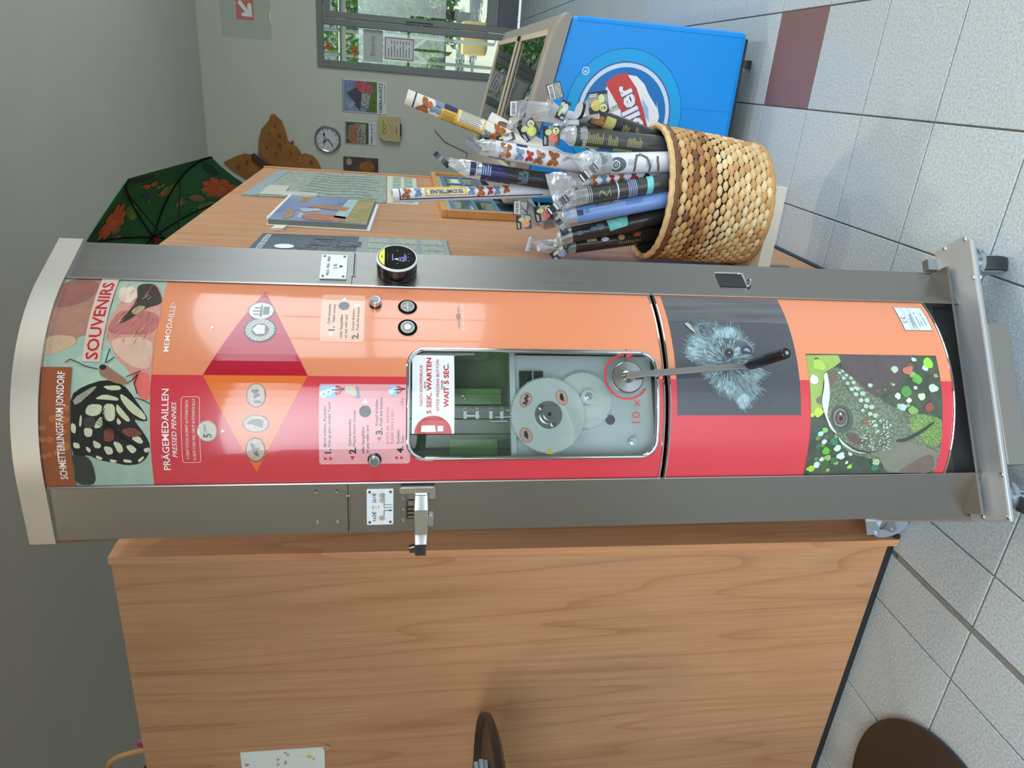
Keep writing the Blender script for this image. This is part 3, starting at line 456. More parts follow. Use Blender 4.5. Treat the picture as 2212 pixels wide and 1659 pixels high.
# calendars
def calendar(name, x0, z0, x1, z1, label, pics, title, sub):
    c = wall_slab(name, x0, z0, x1, z1, .008, WHITEP); tag(c, label, 'calendar', 'wall calendars by the clock')
    f = lambda a, b, o: (x0+(x1-x0)*a, YB-.008-o, z0+(z1-z0)*b)
    for k, (nm, pls, m) in enumerate(pics): decal(nm, pls, f, .0006+.0005*k, m, c)
    text('lettering', [(title, .03, .10, .075, .97, .015)], f, .001, mat('title_black', (50,48,46), .6), c)
    text('sub_lettering', [(sub, .3, .03, .035, .95, .005, .3)], f, .001, mat('title_red', (176,80,90), .6), c)
    bm = B(); b_tube(bm, [f(.0,1.0,.003), f(1.0,1.0,.003)], .004, 6); obj('binding', bm, ALU, c)
SKYB = mat('print_sky', (70,104,160), .5, col2=(168,186,206), vs=9)
calendar('wall_calendar', -.49, 1.446, -.157, 1.92, 'large wall calendar with half-timbered house and pink blossom', [
  ('print_sky', [rect(.02,.22,.98,.98)], SKYB), ('print_meadow', [rect(.02,.22,.98,.46)], mat('print_meadow', (96,124,54), .5, var=.3, vs=40)),
  ('print_house', [[(.14,.42),(.66,.36),(.66,.58),(.14,.62)]], mat('print_timber', (214,212,206), .5, col2=(70,66,66), vs=70)),
  ('print_roof', [[(.12,.60),(.70,.56),(.86,.62),(.58,.92),(.40,.80)], [(.04,.60),(.14,.60),(.30,.70),(.22,.74)]], mat('print_slate', (78,78,88), .5, var=.1, vs=50)),
  ('print_blossom', [circ(.78,.5,.17,16), circ(.86,.62,.12,14), circ(.70,.40,.09,12)], mat('print_blossom', (200,90,104), .5, var=.35, vs=60))], 'OBERLAUSITZ', 'Die schönsten Bilder')
calendar('wall_calendar', -.832, 1.562, -.592, 1.896, 'small wall calendar with brown roofed farmhouse beside the clock', [
  ('print_garden', [rect(.02,.24,.98,.98)], mat('print_garden', (74,96,54), .5, var=.35, vs=60)),
  ('print_wall', [rect(.05,.34,.92,.62)], mat('print_wall', (206,200,186), .5, col2=(90,76,64), vs=60)),
  ('print_roof', [[(.02,.62),(.95,.62),(.80,.90),(.25,.95),(.02,.80)]], mat('print_tile_roof', (170,118,84), .5, var=.25, vs=30))], 'OBERLAUSITZ', 'Landschaft und Leute')
pc = wall_slab('dark_picture', -1.2, 1.534, -.975, 1.926, .012, mat('picture_dark', (58,50,48), .4, col2=(112,92,78), vs=7)); tag(pc, 'dark unframed picture with orange shape, half hidden by the wooden booth', 'picture')
decal('print_shape', [circ(-1.075,1.66,.062,18,.085)], lambda a,b,o:(a,YB-.012-o,b), .001, mat('picture_orange', (166,104,56), .5, var=.25, vs=30), pc)
decal('print_glow', [circ(-1.03,1.86,.04,14,.03)], lambda a,b,o:(a,YB-.012-o,b), .001, mat('picture_glow', (200,164,136), .5, var=.3, vs=40), pc)
# box for lost glasses
gb = empty('glasses_box', (-.64, YB, 1.41)); tag(gb, 'beige wooden box with glasses picture hung below the calendar', 'box')
BEI = mat('beige_board', (206,186,140), .5, var=.05, vs=20)
bm = B(); fy = lambda y: (lambda a, b: (a, y, b)); P_ = [(-.135,-.12),(.135,-.12),(.13,.118),(.02,.125),(-.10,.108),(-.135,.05)]
b_prism(bm, P_, fy(-.0005), fy(-.05)); obj('box_body', bm, BEI, gb, bevel=.003)
gp = lambda a, b, o: (a, -.05-o, b)
decal('picture_card', [rect(-.07,.028,.10,.098)], gp, .001, mat('card_yellow', (214,196,110), .5), gb)
decal('glasses_drawing', ringpoly(-.035,.055,.018,.022,n=14)+ringpoly(.02,.055,.018,.022,n=14)+stroke([(-.015,.06),(0,.06)],.004)+stroke([(.042,.06),(.085,.075)],.005)+stroke([(-.055,.062),(-.02,.085)],.004), gp, .002, mat('drawing_ink', (50,48,44), .6), gb)
decal('printed_word', [rect(-.055,-.082,.03,-.074)], gp, .001, mat('faint_ink', (110,90,60), .6), gb)
decal('faint_sketch', ringpoly(-.03,-.02,.012,.014,n=10)+ringpoly(.01,-.02,.012,.014,n=10)+stroke([(.03,-.02),(.05,.01)],.003), gp, .001, MATS['faint_ink'], gb)
box('drawer_slot', (-.07,-.052,-.135), (.06,-.002,-.12), BLACKT, gb)
# big felt butterfly
FELT = mat('felt_brown', (176,122,64), .95, col2=(150,98,52), vs=6, bump=.3, bs=90)
bf = empty('felt_butterfly', (-1.14, YB, 2.68)); tag(bf, 'huge brown felt butterfly hanging high on the back wall', 'decoration')
def felt(name, pts, t0, t1, m):
    bm = B(); b_prism(bm, [(x+1.14, z-2.68) for x, z in pts], lambda a,b:(a,-t0,b), lambda a,b:(a,-t1,b)); return obj(name, bm, m, bf, bevel=.008)
felt('upper_wing', [(-.575,2.66),(-.64,2.585),(-.753,2.549),(-.846,2.529),(-.902,2.436),(-.965,2.39),(-.985,2.42),(-1.127,2.461),(-1.141,2.686),(-1.009,2.854),(-.867,2.845),(-.74,2.807),(-.64,2.72),(-.58,2.70)][::-1], .004, .03, FELT)
felt('lower_wing', [(-1.0,2.44),(-.965,2.35),(-.99,2.26),(-1.047,2.205),(-1.141,2.169),(-1.22,2.2),(-1.2,2.4),(-1.144,2.477)], .004, .026, FELT)
felt('upper_wing', [(-1.013,2.917),(-1.018,3.02),(-1.05,3.10),(-1.12,3.24),(-1.2,3.16),(-1.334,2.937),(-1.294,2.806),(-1.156,2.671)], .002, .02, FELT)
felt('body', [(-1.0,2.90),(-1.02,2.93),(-1.06,2.93),(-1.25,2.72),(-1.24,2.66),(-1.19,2.65)], .012, .05, mat('felt_dark', (84,62,44), .95, bump=.4, bs=90))
for x, z, r in ((-.70,2.66,.02),(-.80,2.62,.028),(-.90,2.62,.03),(-.99,2.66,.022),(-.93,2.76,.02),(-.78,2.72,.018),(-.86,2.48,.022),(-.98,2.50,.018),(-1.06,2.28,.024),(-1.10,2.98,.024),(-1.16,3.08,.02)):
    sp = B(); b_prism(sp, circ(x+1.14, z-2.68, r, 10, r*.7), lambda a,b:(a,-.0302,b), lambda a,b:(a,-.033,b)); obj('felt_spot', sp, mat('felt_spot', (124,82,50), .95), bf)
tube('hanging_thread', [(-.06+.14,-.02,.22), (.10,-.01,.30), (.14,0,.33)], .0025, BLACKT, bf, 5)
cb = tube('wall_cable', [(-.62,YB-.008,.9), (-.74,YB-.008,.78), (-.845,YB-.008,.51), (-1.05,YB-.008,.56), (-1.33,YB-.008,.62)], .0045, mat('grey_cable', (120,122,118), .6)); tag(cb, 'grey cable running along the lower back wall', 'cable')
# hanging sign with the white arrow
sg = empty('hanging_sign', (.25, 6.0, 2.40)); tag(sg, 'clear hanging sign with white arrow on a red square', 'sign')
CLR = glassmat('clear_acrylic', (236,240,234), .05, film=.16)
box('sign_plate', (-.14,-.003,-.165), (.18,.003,.18), CLR, sg)
sgp = lambda a, b, o: (a, -.003-o, b)
decal('red_square', [rect(-.018,-.05,.125,.07)], sgp, .0006, mat('sign_red', (196,112,104), .6), sg)
decal('arrow', [[(.093,.056),(.104,.046),(.104,.034),(.048,-.010),(.080,-.008),(.092,-.018),(.090,-.032),(.078,-.038),(.004,-.038),(.004,.026),(.010,.036),(.022,.034),(.028,.024),(.030,.006),(.084,.056)]], sgp, .0012, mat('sign_white', (226,230,222), .6), sg)
tube('hanging_wire', [(.10,0,.18), (.13,0,.62), (.14,0,1.0)], .002, BLACKT, sg, 5)

# ------------------------------------------------------------------ the wooden booth
HB = 1.908
booth = empty('booth', (-1.02, 1.37, 0)); tag(booth, 'tall beech veneer booth with black plinth at the left of the machine', 'booth')
part_ = empty('display_partition', (-.475, 1.80, 0)); tag(part_, 'tall beech veneer display partition with maps at the right of the machine', 'partition')
def bb(name, lo, hi, m=WOOD, bev=.0015, par=None):
    par = par or booth; c = par.location
    return box(name, [a-b for a, b in zip(lo, c)], [a-b for a, b in zip(hi, c)], m, par, bevel=bev)
bb('front_panel', (-3.6, 1.378, .022), (-1.037, 1.397, HB)); bb('corner_board', (-1.037, 1.366, .002), (-1.018, 1.795, HB), WOODE)
bb('plinth', (-3.6, 1.381, 0), (-1.04, 1.398, .022), BLACKT); bb('plinth', (-1.018, 1.372, 0), (-1.008, 1.795, .014), BLACKT)
bb('top_board', (-3.6, 1.397, HB-.019), (-1.037, 1.795, HB-.001))
bb('front_panel', (-3.6, 1.80, .022), (-.484, 1.82, HB), par=part_); bb('side_panel', (-.484, 1.80, .022), (-.465, 3.50, HB), par=part_)
bb('edge_strip', (-.486, 3.50, .005), (-.460, 3.528, HB), WOODE, par=part_); bb('plinth', (-.48, 1.80, 0), (-.461, 3.5, .022), BLACKT, par=part_)
bb('top_board', (-3.6, 1.82, HB-.019), (-.484, 3.481, HB-.001), par=part_); bb('back_panel', (-3.6, 3.481, .02), (-.484, 3.5, HB-.001), par=part_)
XP = -.465
def xpl(t): return lambda a, b, o: (XP+t+o, a, b)
# sheets and calendars fixed to the booth side (coordinates: depth y, height z)
mp_ = B(); b_prism(mp_, [(2.725,1.856),(2.73,1.344),(3.46,1.357),(3.43,1.832)], lambda a,b:(XP+.0006,a,b), lambda a,b:(XP+.004+.006*max(0,(b-1.8)),a,b))
MAPM = mat('map_print', (120,134,126), .55, col2=(160,170,158), vs=26, stretch=(1,.5,2.2))
mo = obj('wall_map', mp_, MAPM); tag(mo, 'large green relief map pinned at the far end of the booth', 'map')
decal('map_sky', [[(2.73,1.852),(2.74,1.80),(3.0,1.80),(3.42,1.78),(3.42,1.828)]], xpl(.0045), .0006, mat('map_sky', (140,156,166), .55, var=.06, vs=9), mo)
decal('map_legend', [rect(2.76,1.72,2.98,1.80), rect(2.75,1.60,2.85,1.72)], xpl(.0045), .001, mat('map_legend', (186,190,176), .55, var=.04, vs=40), mo)
decal('map_rivers', [p for k in range(9) for p in stroke([(2.78+.07*k, 1.38+.02*(k%3)), (2.80+.07*k, 1.46), (2.77+.07*k, 1.56), (2.81+.07*k, 1.66)], .006)], xpl(.0045), .001, mat('map_river', (92,112,118), .55, var=.2, vs=30), mo)
m2 = B(); b_prism(m2, [(2.728,1.225),(3.429,1.219),(3.46,1.352),(2.729,1.340)], lambda a,b:(XP+.0006,a,b), lambda a,b:(XP+.0028,a,b))
m2o = obj('map_text_sheet', m2, mat('sheet_greenish', (196,200,184), .6, var=.04, vs=20)); tag(m2o, 'pale text sheet directly under the relief map', 'map')
decal('text_block', [rect(2.75+.1*k, 1.24+.05*(j), 2.83+.1*k, 1.275+.05*j) for k in range(7) for j in range(2)], xpl(.0028), .0006, mat('text_green', (140,164,150), .6, var=.3, vs=60), m2o)
# thick wall calendar
CX = XP+.02
def cpt(t): return lambda a, b: (XP+.0008+t, a, b)
wc = empty('booth_calendar', (XP, 2.46, 1.54)); tag(wc, 'thick 2026 wall calendar with landscape cover on the booth side', 'calendar')
def wcp(name, poly, t0, t1, m, **k):
    bm = B(); b_prism(bm, [(a-2.46, b-1.54) for a, b in poly], lambda a,b:(t0,a,b), lambda a,b:(t1,a,b)); return obj(name, bm, m, wc, **k)
CALP = [(2.244,1.685),(2.232,1.395),(2.677,1.381),(2.70,1.676)]
wcp('page_block', CALP, .001, .016, mat('page_edges', (120,126,116), .8, var=.3, vs=200, stretch=(40,1,1)))
wcp('back_page', [(2.236,1.69),(2.222,1.384),(2.68,1.37),(2.704,1.682)], .0006, .0028, WHITEP)
cv = wcp('cover', CALP, .0165, .018, mat('cover_sky', (98,116,160), .35, col2=(140,156,190), vs=6))
cf = lambda a, b, o: (.018+o, a-2.46, b-1.54)
decal('cover_landscape', [[(2.243,1.395),(2.677,1.383),(2.685,1.47),(2.24,1.50)]], cf, .0006, mat('cover_land', (122,134,84), .4, col2=(190,150,104), vs=22), cv)
decal('cover_rocks', [[(2.25,1.47),(2.33,1.46),(2.38,1.56),(2.33,1.60),(2.26,1.58)], [(2.43,1.47),(2.50,1.46),(2.52,1.56),(2.47,1.60)]], cf, .0012, mat('cover_rock', (170,116,84), .4, var=.2, vs=40), cv)
decal('cover_lake', [[(2.30,1.46),(2.66,1.44),(2.66,1.475),(2.32,1.50)]], cf, .0012, mat('cover_lake', (160,190,190), .4, var=.1, vs=30), cv)
decal('cover_cloud', [[(2.38,1.60),(2.42,1.54),(2.46,1.56),(2.44,1.62)]], cf, .0012, mat('cover_cloud', (176,180,192), .4), cv)
text('lettering', [('2026', 2.56, 1.605, .034, 2.665, .03), ('LANDSCHAFT', 2.26, 1.625, .026, 2.41, .03)], cf, .0014, mat('cover_gold', (206,160,66), .4), cv)
text('sub_lettering', [('Sachsen', 2.28, 1.595, .02, 2.36, .005, .2)], cf, .0014, mat('cover_white', (226,228,232), .4), cv)
tube('binding', [(.018,2.25-2.46,1.688-1.54), (.018,2.70-2.46,1.679-1.54)], .0045, WHITEP, wc, 6)
pt_ = B(); b_prism(pt_, [(2.16,1.665),(2.17,1.632),(2.24,1.628),(2.236,1.662)], lambda a,b:(XP+.0006,a,b), lambda a,b:(XP+.004+(2.24-a)*.06,a,b))
tag(obj('price_tag', pt_, mat('tag_cream', (222,216,200), .7)), 'small curled cream price tag beside the booth calendar', 'tag')
po = B(); b_prism(po, [(1.90,1.685),(1.90,1.152),(2.143,1.154),(2.12,1.68)], lambda a,b:(XP+.0005,a,b), lambda a,b:(XP+.002,a,b))
pst = obj('poster_edition_sheet', po, mat('poster_dark', (62,74,88), .4, col2=(96,112,126), vs=5)); tag(pst, 'dark Poster Edition sheet partly hidden behind the machine', 'poster')
pq = xpl(.002)
decal('poster_lower', [[(1.90,1.155),(2.14,1.156),(2.128,1.41),(1.90,1.41)]], pq, .0005, mat('poster_pale', (148,162,160), .4, var=.06, vs=8), pst)
decal('poster_picture', [rect(1.92+.075*k, 1.60-.085*j-.03*(k%2), 1.985+.075*k, 1.665-.085*j-.03*(k%2)) for k in range(2) for j in range(1, 3)]+[rect(2.07, 1.48, 2.11, 1.53)], pq, .001, mat('poster_space', (40,46,62), .4, col2=(120,120,130), vs=60), pst)
decal('poster_card', [rect(1.915+.072*k, 1.17+.075*j, 1.98+.072*k, 1.232+.075*j) for k in range(3) for j in range(3)], pq, .001, mat('poster_card', (192,200,186), .4, col2=(122,138,128), vs=110), pst)
decal('poster_badge', [circ(1.965,1.60,.026,16)], pq, .0016, WHITEP, pst)
text('lettering', [('POSTER EDITION', 1.915, 1.652, .016, 2.10, .01)], pq, .0016, WHITEP, pst)
# picture of a blue muntin window
wf = empty('window_picture', (XP, 3.05, .98)); tag(wf, 'framed mirror picture with blue window bars leaning on the booth side', 'picture')
def wfb(name, y0, z0, y1, z1, t0, t1, m): return box(name, (t0, y0-3.05, z0-.98), (t1, y1-3.05, z1-.98), m, wf, bevel=.0015)
BLB = mat('blue_bar', (64,118,158), .4); WFW = mat('frame_pine', (196,140,78), .5, var=.08, vs=20, stretch=(1,.1,1))
wfb('backing', 2.53, .82, 3.49, 1.13, .001, .012, mat('mount_grey', (176,170,154), .5))
for y0, z0, y1, z1 in ((2.51,.80,3.51,.82),(2.51,1.13,3.51,1.15),(2.51,.82,2.53,1.13),(3.49,.82,3.51,1.13)): wfb('frame_bar', y0, z0, y1, z1, .001, .028, WFW)
MIR = mat('picture_mirror', (205,220,215), .06, metal=1)
for k in range(4):
    for j in range(3): wfb('pane', 2.60+.213*k, .862+.082*j, 2.79+.213*k, .93+.082*j, .012, .015, MIR)
for k in range(5): wfb('blue_bar', 2.583+.213*k, .85, 2.60+.213*k, 1.11, .012, .019, BLB)
for j in range(4): wfb('blue_bar', 2.583, .848+.082*j, 3.452, .862+.082*j, .0125, .0185, BLB)
# child's drawing on the front
dr = box('childs_drawing', (-1.93, 1.3755, 1.468), (-1.642, 1.3775, 1.678), mat('drawing_paper', (226,232,232), .8, var=.02, vs=12)); tag(dr, "child's drawing with red ticks and a yellow sun taped to the booth", 'drawing')
dp = ypl(1.3755)
rr = random.Random(3); tk = []
for k in range(34):
    x = rr.uniform(-1.9, -1.652); z = rr.uniform(1.478, 1.668); tk += stroke([(x-.004, z+.003), (x, z-.003), (x+.004, z+.003)], .0014)
decal('red_ticks', tk, dp, .0004, mat('red_pencil', (150,50,56), .8), dr)
decal('yellow_sun', [circ(-1.672, 1.507, .0065, 12)]+stroke([(-1.672,1.516),(-1.668,1.535)],.001)+stroke([(-1.66,1.507),(-1.65,1.513)],.001), dp, .0003, mat('yellow_pencil', (214,206,70), .8), dr)
decal('tape', [[(-1.655,1.462),(-1.643,1.45),(-1.634,1.462),(-1.646,1.474)]], dp, .0006, mat('tape_tan', (190,160,116), .4), dr)
# ------------------------------------------------------------------ umbrella standing open on top of the booth
um = empty('umbrella', (-1.03, 3.17, HB)); tag(um, 'open green umbrella printed with butterflies and red flowers', 'umbrella')
UA = Vector((-.835, 3.623, 2.462))-um.location; UN = Vector((-.256, -.635, -.729)).normalized()
E1 = UN.cross(Vector((0,0,1))).normalized(); E2 = E1.cross(UN)
UPH, URH, UDR = 2.044, .501, .498
def upt(ang, t, inner=0.0):
    """t 0..1 from apex to the rim"""
    r = URH*math.sin(t*1.18)/math.sin(1.18); d = UDR*URH*(1-math.cos(t*1.18))/(1-math.cos(1.18))
    return UA+E1*(r*math.cos(UPH+ang))+E2*(r*math.sin(UPH+ang))+UN*(d+inner)
def upl(ang, t, inner=0.0):
    k = math.floor(ang/(PI/4)); fr = ang/(PI/4)-k; q = 1-.05*4*fr*(1-fr)*t
    return upt(k*PI/4, t*q, inner)*(1-fr)+upt((k+1)*PI/4, t*q, inner)*fr
UGR = mat('umbrella_green', (48,112,80), .75, col2=(58,132,86), vs=5)
bm = B(); NS = 8; NT = 9; SUB = 4; G = []
for i in range(NS*SUB):
    row = []
    for t in range(1, NT+1): row.append(bm.verts.new(upl(i/(NS*SUB)*2*PI, t/NT)))
    G.append(row)
ap = bm.verts.new(UA)
for i in range(NS*SUB):
    a, b = G[i], G[(i+1)%(NS*SUB)]; bm.faces.new((ap, a[0], b[0]))
    for t in range(NT-1): bm.faces.new((a[t], a[t+1], b[t+1], b[t]))
uo = obj('canopy', bm, UGR, um); so = uo.modifiers.new('solid', 'SOLIDIFY'); so.thickness = .0015
def umap(a, b, o): return upl(a, b, .005+o)   # a angle, b radius fraction
def uflower(a0, t0, s, n=9):
    out = []
    for k in range(n):
        an = 2*PI*k/n; p = [(0,0)]
        for dx, dy in ((.35,.16),(.8,.24),(1,.0),(.8,-.24),(.35,-.16)): p.append((dx*math.cos(an)-dy*math.sin(an), dx*math.sin(an)+dy*math.cos(an)))
        out.append([(a0+x*s/max(.3,t0)*1.15, t0+y*s) for x, y in p])
    return out
RF = mat('umbrella_red', (226,116,84), .75, var=.12, vs=30); YF = mat('umbrella_yellow', (146,168,80), .75, col2=(70,130,82), vs=14); BW = mat('umbrella_wing', (140,138,116), .75, col2=(166,128,104), vs=50); UBL = mat('umbrella_blue', (66,84,136), .75, var=.2, vs=30); USH = mat('umbrella_shade', (42,86,84), .75, var=.1, vs=9)
def blob(a0, t0, ra, rt, seed):
    r_ = random.Random(seed); return [(a0+ra*math.cos(k*PI/7)*r_.uniform(.75,1.1), t0+rt*math.sin(k*PI/7)*r_.uniform(.75,1.1)) for k in range(14)]
for k, (a0, t0, ra, rt) in enumerate(((.70,.34,.16,.09),(1.52,.44,.16,.07),(2.36,.48,.12,.09),(2.12,.62,.16,.05))): decal('print_leaf_light', [blob(a0,t0,ra,rt,k)], umap, .0, YF, uo)
for k, (a0, t0, ra, rt) in enumerate(((1.75,.86,.14,.06),(.95,.76,.2,.07),(.2,.75,.12,.1))): decal('print_leaf_shade', [blob(a0,t0,ra,rt,k+9)], umap, .0, USH, uo)
for a0, t0, sz in ((2.10,.74,.17),(.34,.50,.15)):
    fo = decal('print_flower', uflower(a0,t0,sz), umap, .0022, RF, uo)
    decal('print_flower_heart', [[(a0+.05*math.cos(k*PI/4), t0+.03*math.sin(k*PI/4)) for k in range(8)]], umap, .004, mat('umbrella_heart', (206,160,64), .75), fo)
for a0, t0, s, r in ((1.93,.47,.16,-2.2),(2.40,.66,.11,2.6),(.08,.38,.13,-2.6)):
    w, b_ = wings(0, 0, s, r); fo = decal('print_butterfly', [[(a0+x*1.5, t0+y*.8) for x, y in pl] for pl in w[:2]], umap, .003, BW, uo)
    decal('print_butterfly_eye', [[(a0+(x*.45+s*.05)*1.5, t0+y*.45*.8) for x, y in pl] for pl in w[:1]], umap, .0042, UBL, fo)
for a0, t0, s, r, m_ in ((1.12,.60,.07,.3,RF),(1.05,.47,.06,1.2,UBL),(1.40,.42,.05,-.5,RF),(1.30,.53,.04,.2,mat('umbrella_pale', (150,176,170), .75)),(1.12,.37,.03,.9,YF)):
    w, b_ = wings(0, 0, s, r); decal('print_small_butterfly', [[(a0+x*1.6, t0+y*.8) for x, y in pl] for pl in w], umap, .003, m_, uo)
RIBM = mat('rib_black', (22,26,24), .4, metal=.3)
for k in range(8):
    a = k*PI/4
    rb = tube('rib', [upt(a, t/8, .012) for t in range(0, 9)], .0035, RIBM, um, 6)
    tube('stretcher', [UA+UN*.20, upt(a, .55, .014)], .0028, RIBM, rb, 6)
bm = B(); b_cyl(bm, UA-UN*.02, UA+UN*.74, .006, seg=10); obj('shaft', bm, mat('shaft_steel', (120,124,124), .35, metal=.8), um, smooth=True)
bm = B(); b_cyl(bm, UA+UN*.18, UA+UN*.225, .014, seg=14); b_cyl(bm, UA+UN*.03, UA+UN*.05, .013, seg=14); obj('runner', bm, mat('runner_red', (196,54,40), .45), um, smooth=True)
bm = B(); b_cyl(bm, UA+UN*.62, UA+UN*.745, .013, seg=14); obj('handle', bm, RIBM, um, smooth=True)

# ------------------------------------------------------------------ chest freezer
FY = 2.68; FX0, FX1 = -.425, .214
fz = empty('chest_freezer', (-.11, FY, 0)); tag(fz, 'blue ice cream chest freezer with slanted glass lid', 'freezer')
FB = mat('freezer_blue', (0,146,236), .35, var=.02, vs=4); FG = mat('freezer_trim', (148,142,134), .4, var=.04, vs=8)
ztop = lambda x: .722+.21*(FX1-x)
def fprism(name, poly, y0, y1, m, bevel=0, smooth=False):
    bm = B(); b_prism(bm, [(a+.11, b) for a, b in poly], lambda a,b:(a,y0,b), lambda a,b:(a,y1,b)); return obj(name, bm, m, fz, bevel=bevel, smooth=smooth)
body = fprism('body', [(FX0,.075),(FX1,.075),(FX1,ztop(FX1)),(FX0,ztop(FX0))], 0, 1.52, FB, bevel=.02)
fprism('trim_rim', [(FX0-.006,ztop(FX0)-.002),(FX1+.006,ztop(FX1)-.002),(FX1+.006,ztop(FX1)+.028),(FX1-.03,ztop(FX1)+.055),(FX1-.07,ztop(FX1-.07)+.058),(FX0-.006,ztop(FX0)+.06)], -.006, .075, FG, bevel=.01, smooth=True)
fprism('trim_rim', [(FX0-.006,ztop(FX0)-.002),(FX1+.006,ztop(FX1)-.002),(FX1+.006,ztop(FX1)+.03),(FX0-.006,ztop(FX0)+.06)], 1.44, 1.526, FG, bevel=.01)
fprism('trim_rim', [(FX1-.05,ztop(FX1)-.002),(FX1+.006,ztop(FX1)-.002),(FX1+.006,ztop(FX1)+.025),(FX1-.05,ztop(FX1)+.05)], .075, 1.44, FG, bevel=.008)
fprism('trim_rim', [(FX0-.006,ztop(FX0)-.002),(FX0+.10,ztop(FX0+.10)-.002),(FX0+.10,ztop(FX0+.1)+.06),(FX0-.006,ztop(FX0)+.065)], .075, 1.44, FG, bevel=.008)
FGL = glassmat('freezer_glass', (196,206,196), .16)
lidz = lambda x: ztop(x)+.042
for k, (y0, y1) in enumerate(((.075,.76),(.74,1.44))):
    ld = fprism('glass_lid', [(FX0+.09,lidz(FX0+.09)+.012*k-.003),(FX1-.045,lidz(FX1-.045)+.012*k-.003),(FX1-.045,lidz(FX1-.045)+.012*k+.003),(FX0+.09,lidz(FX0+.09)+.012*k+.003)], y0, y1, FGL)
    for a0, a1, b0, b1 in ((FX0+.09,FX1-.045,y0,y0+.03),(FX0+.09,FX1-.045,y1-.03,y1),(FX0+.09,FX0+.11,y0,y1),(FX1-.065,FX1-.045,y0,y1)):
        bm = B(); b_prism(bm, [(a0+.11,lidz(a0)+.012*k-.008),(a1+.11,lidz(a1)+.012*k-.008),(a1+.11,lidz(a1)+.012*k+.008),(a0+.11,lidz(a0)+.012*k+.008)], lambda a,b:(a,b0,b), lambda a,b:(a,b1,b))
        obj('lid_frame', bm, mat('lid_frame_beige', (196,186,166), .4), ld)
fprism('inner_liner', [(FX0+.05,ztop(FX0)-.003),(FX1-.04,ztop(FX1)-.003),(FX1-.04,ztop(FX1)+.002),(FX0+.05,ztop(FX0)+.002)], .05, 1.46, mat('liner_dark', (110,112,104), .5, var=.3, vs=7))
for x in (FX0+.08, FX1-.10):
    for y in (.10, 1.40):
        bm = B(); b_cyl(bm, (x+.11-.014,y,.03), (x+.11+.014,y,.03), .03, seg=18); c_ = obj('caster', bm, BLACKT, fz, smooth=True)
        box('fork', (x+.11-.02,y-.02,.03), (x+.11+.02,y+.02,.08), mat('caster_zinc', (150,156,160), .4, metal=.8), c_)
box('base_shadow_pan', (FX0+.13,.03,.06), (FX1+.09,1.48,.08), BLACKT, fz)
LX, LZ = .0+.02, .497   # logo centre in freezer coordinates (x + .11)
fp = lambda a, b, o: (a, -o, b)
decal('corner_seam', stroke([(FX1+.11-.020,.09),(FX1+.11-.016,.715)],.0014)+stroke([(LX+.035,.278),(LX+.037,.085)],.001), fp, .0007, mat('seam_blue', (0,92,160), .4), fz)
lg = decal('logo_halo', [circ(LX, LZ, .218, 48)], fp, .0006, mat('logo_lightblue', (0,162,230), .35), fz)
decal('logo_halo_edge', ringpoly(LX, LZ, .2165, .2185), fp, .0008, MATS['seam_blue'], lg)
decal('logo_ring_shadow', [circ(LX, LZ, .176, 48)], fp, .0010, mat('logo_purple', (62,90,158), .35), lg)
decal('logo_ring', [circ(LX, LZ, .171, 48)], fp, .0014, mat('logo_silver', (206,222,246), .35), lg)
decal('logo_field', [circ(LX, LZ, .157, 48)], fp, .0018, mat('logo_midblue', (0,112,190), .35), lg)
LWH = mat('logo_white', (238,240,246), .35)
decal('logo_swoosh', [[(LX+.132,LZ-.0),(LX+.125,LZ+.04),(LX+.09,LZ+.075),(LX+.03,LZ+.093),(LX-.05,LZ+.088),(LX-.12,LZ+.05),(LX-.13,LZ-.05),(LX-.08,LZ-.12),(LX+.0,LZ-.135),(LX+.052,LZ-.117),(LX+.03,LZ-.122),(LX+.076,LZ-.082),(LX+.05,LZ-.112),(LX+.108,LZ-.06),(LX+.13,LZ-.03)]], fp, .0022, LWH, lg)
decal('logo_swoosh_cut', [[(LX+.052,LZ-.117),(LX+.062,LZ-.108),(LX+.10,LZ-.066),(LX+.075,LZ-.083),(LX+.068,LZ-.09),(LX+.055,LZ-.10)]], fp, .0026, MATS['logo_midblue'], lg)
decal('logo_star', [[(LX-.02,LZ-.10),(LX+.03,LZ-.088),(LX+.06,LZ-.06),(LX+.025,LZ-.07),(LX+.005,LZ-.05),(LX-.0,LZ-.08)]], fp, .0026, mat('logo_iceblue', (150,196,232), .35), lg)
decal('logo_band', [[(.118,.580),(.146,.548),(.158,.507),(.111,.462),(.05,.430),(-.01,.404),(-.105,.372),(-.128,.44),(-.05,.468),(.03,.508),(.08,.548)]], fp, .003, mat('logo_red', (202,64,60), .35), lg)
rt = .50
for nm, off_, m_, bd in (('lettering_shadow', .0034, MATS['logo_purple'], .06), ('lettering', .0038, LWH, .035)):
    text(nm, [('öller', -.024, .412, .060, .150, bd, 0, rt)], fp, off_, m_, lg)
text('registered_mark', [('R', LX+.128, LZ+.152, .012, None, .01)], fp, .0014, LWH, lg)
decal('registered_ring', ringpoly(LX+.1325, LZ+.158, .0105, .013, n=20), fp, .0014, LWH, lg)

# ------------------------------------------------------------------ shelf, basket, poster rolls
sh = empty('low_shelf', (-.34, 1.99, .282)); tag(sh, 'pale low shelf board fixed to the booth under the basket', 'shelf')
SHM = mat('pale_board', (206,196,182), .55, var=.04, vs=14)
box('board', (-.124,-.145,-.018), (.128,.155,.018), SHM, sh, bevel=.002)
for y in (-.05, .11): box('bracket', (-.124,y-.01,-.13), (-.108,y+.01,-.018), ALU, sh); 
for y in (-.05, .11): box('bracket_arm', (-.108,y-.008,-.026), (.05,y+.008,-.018), ALU, sh)

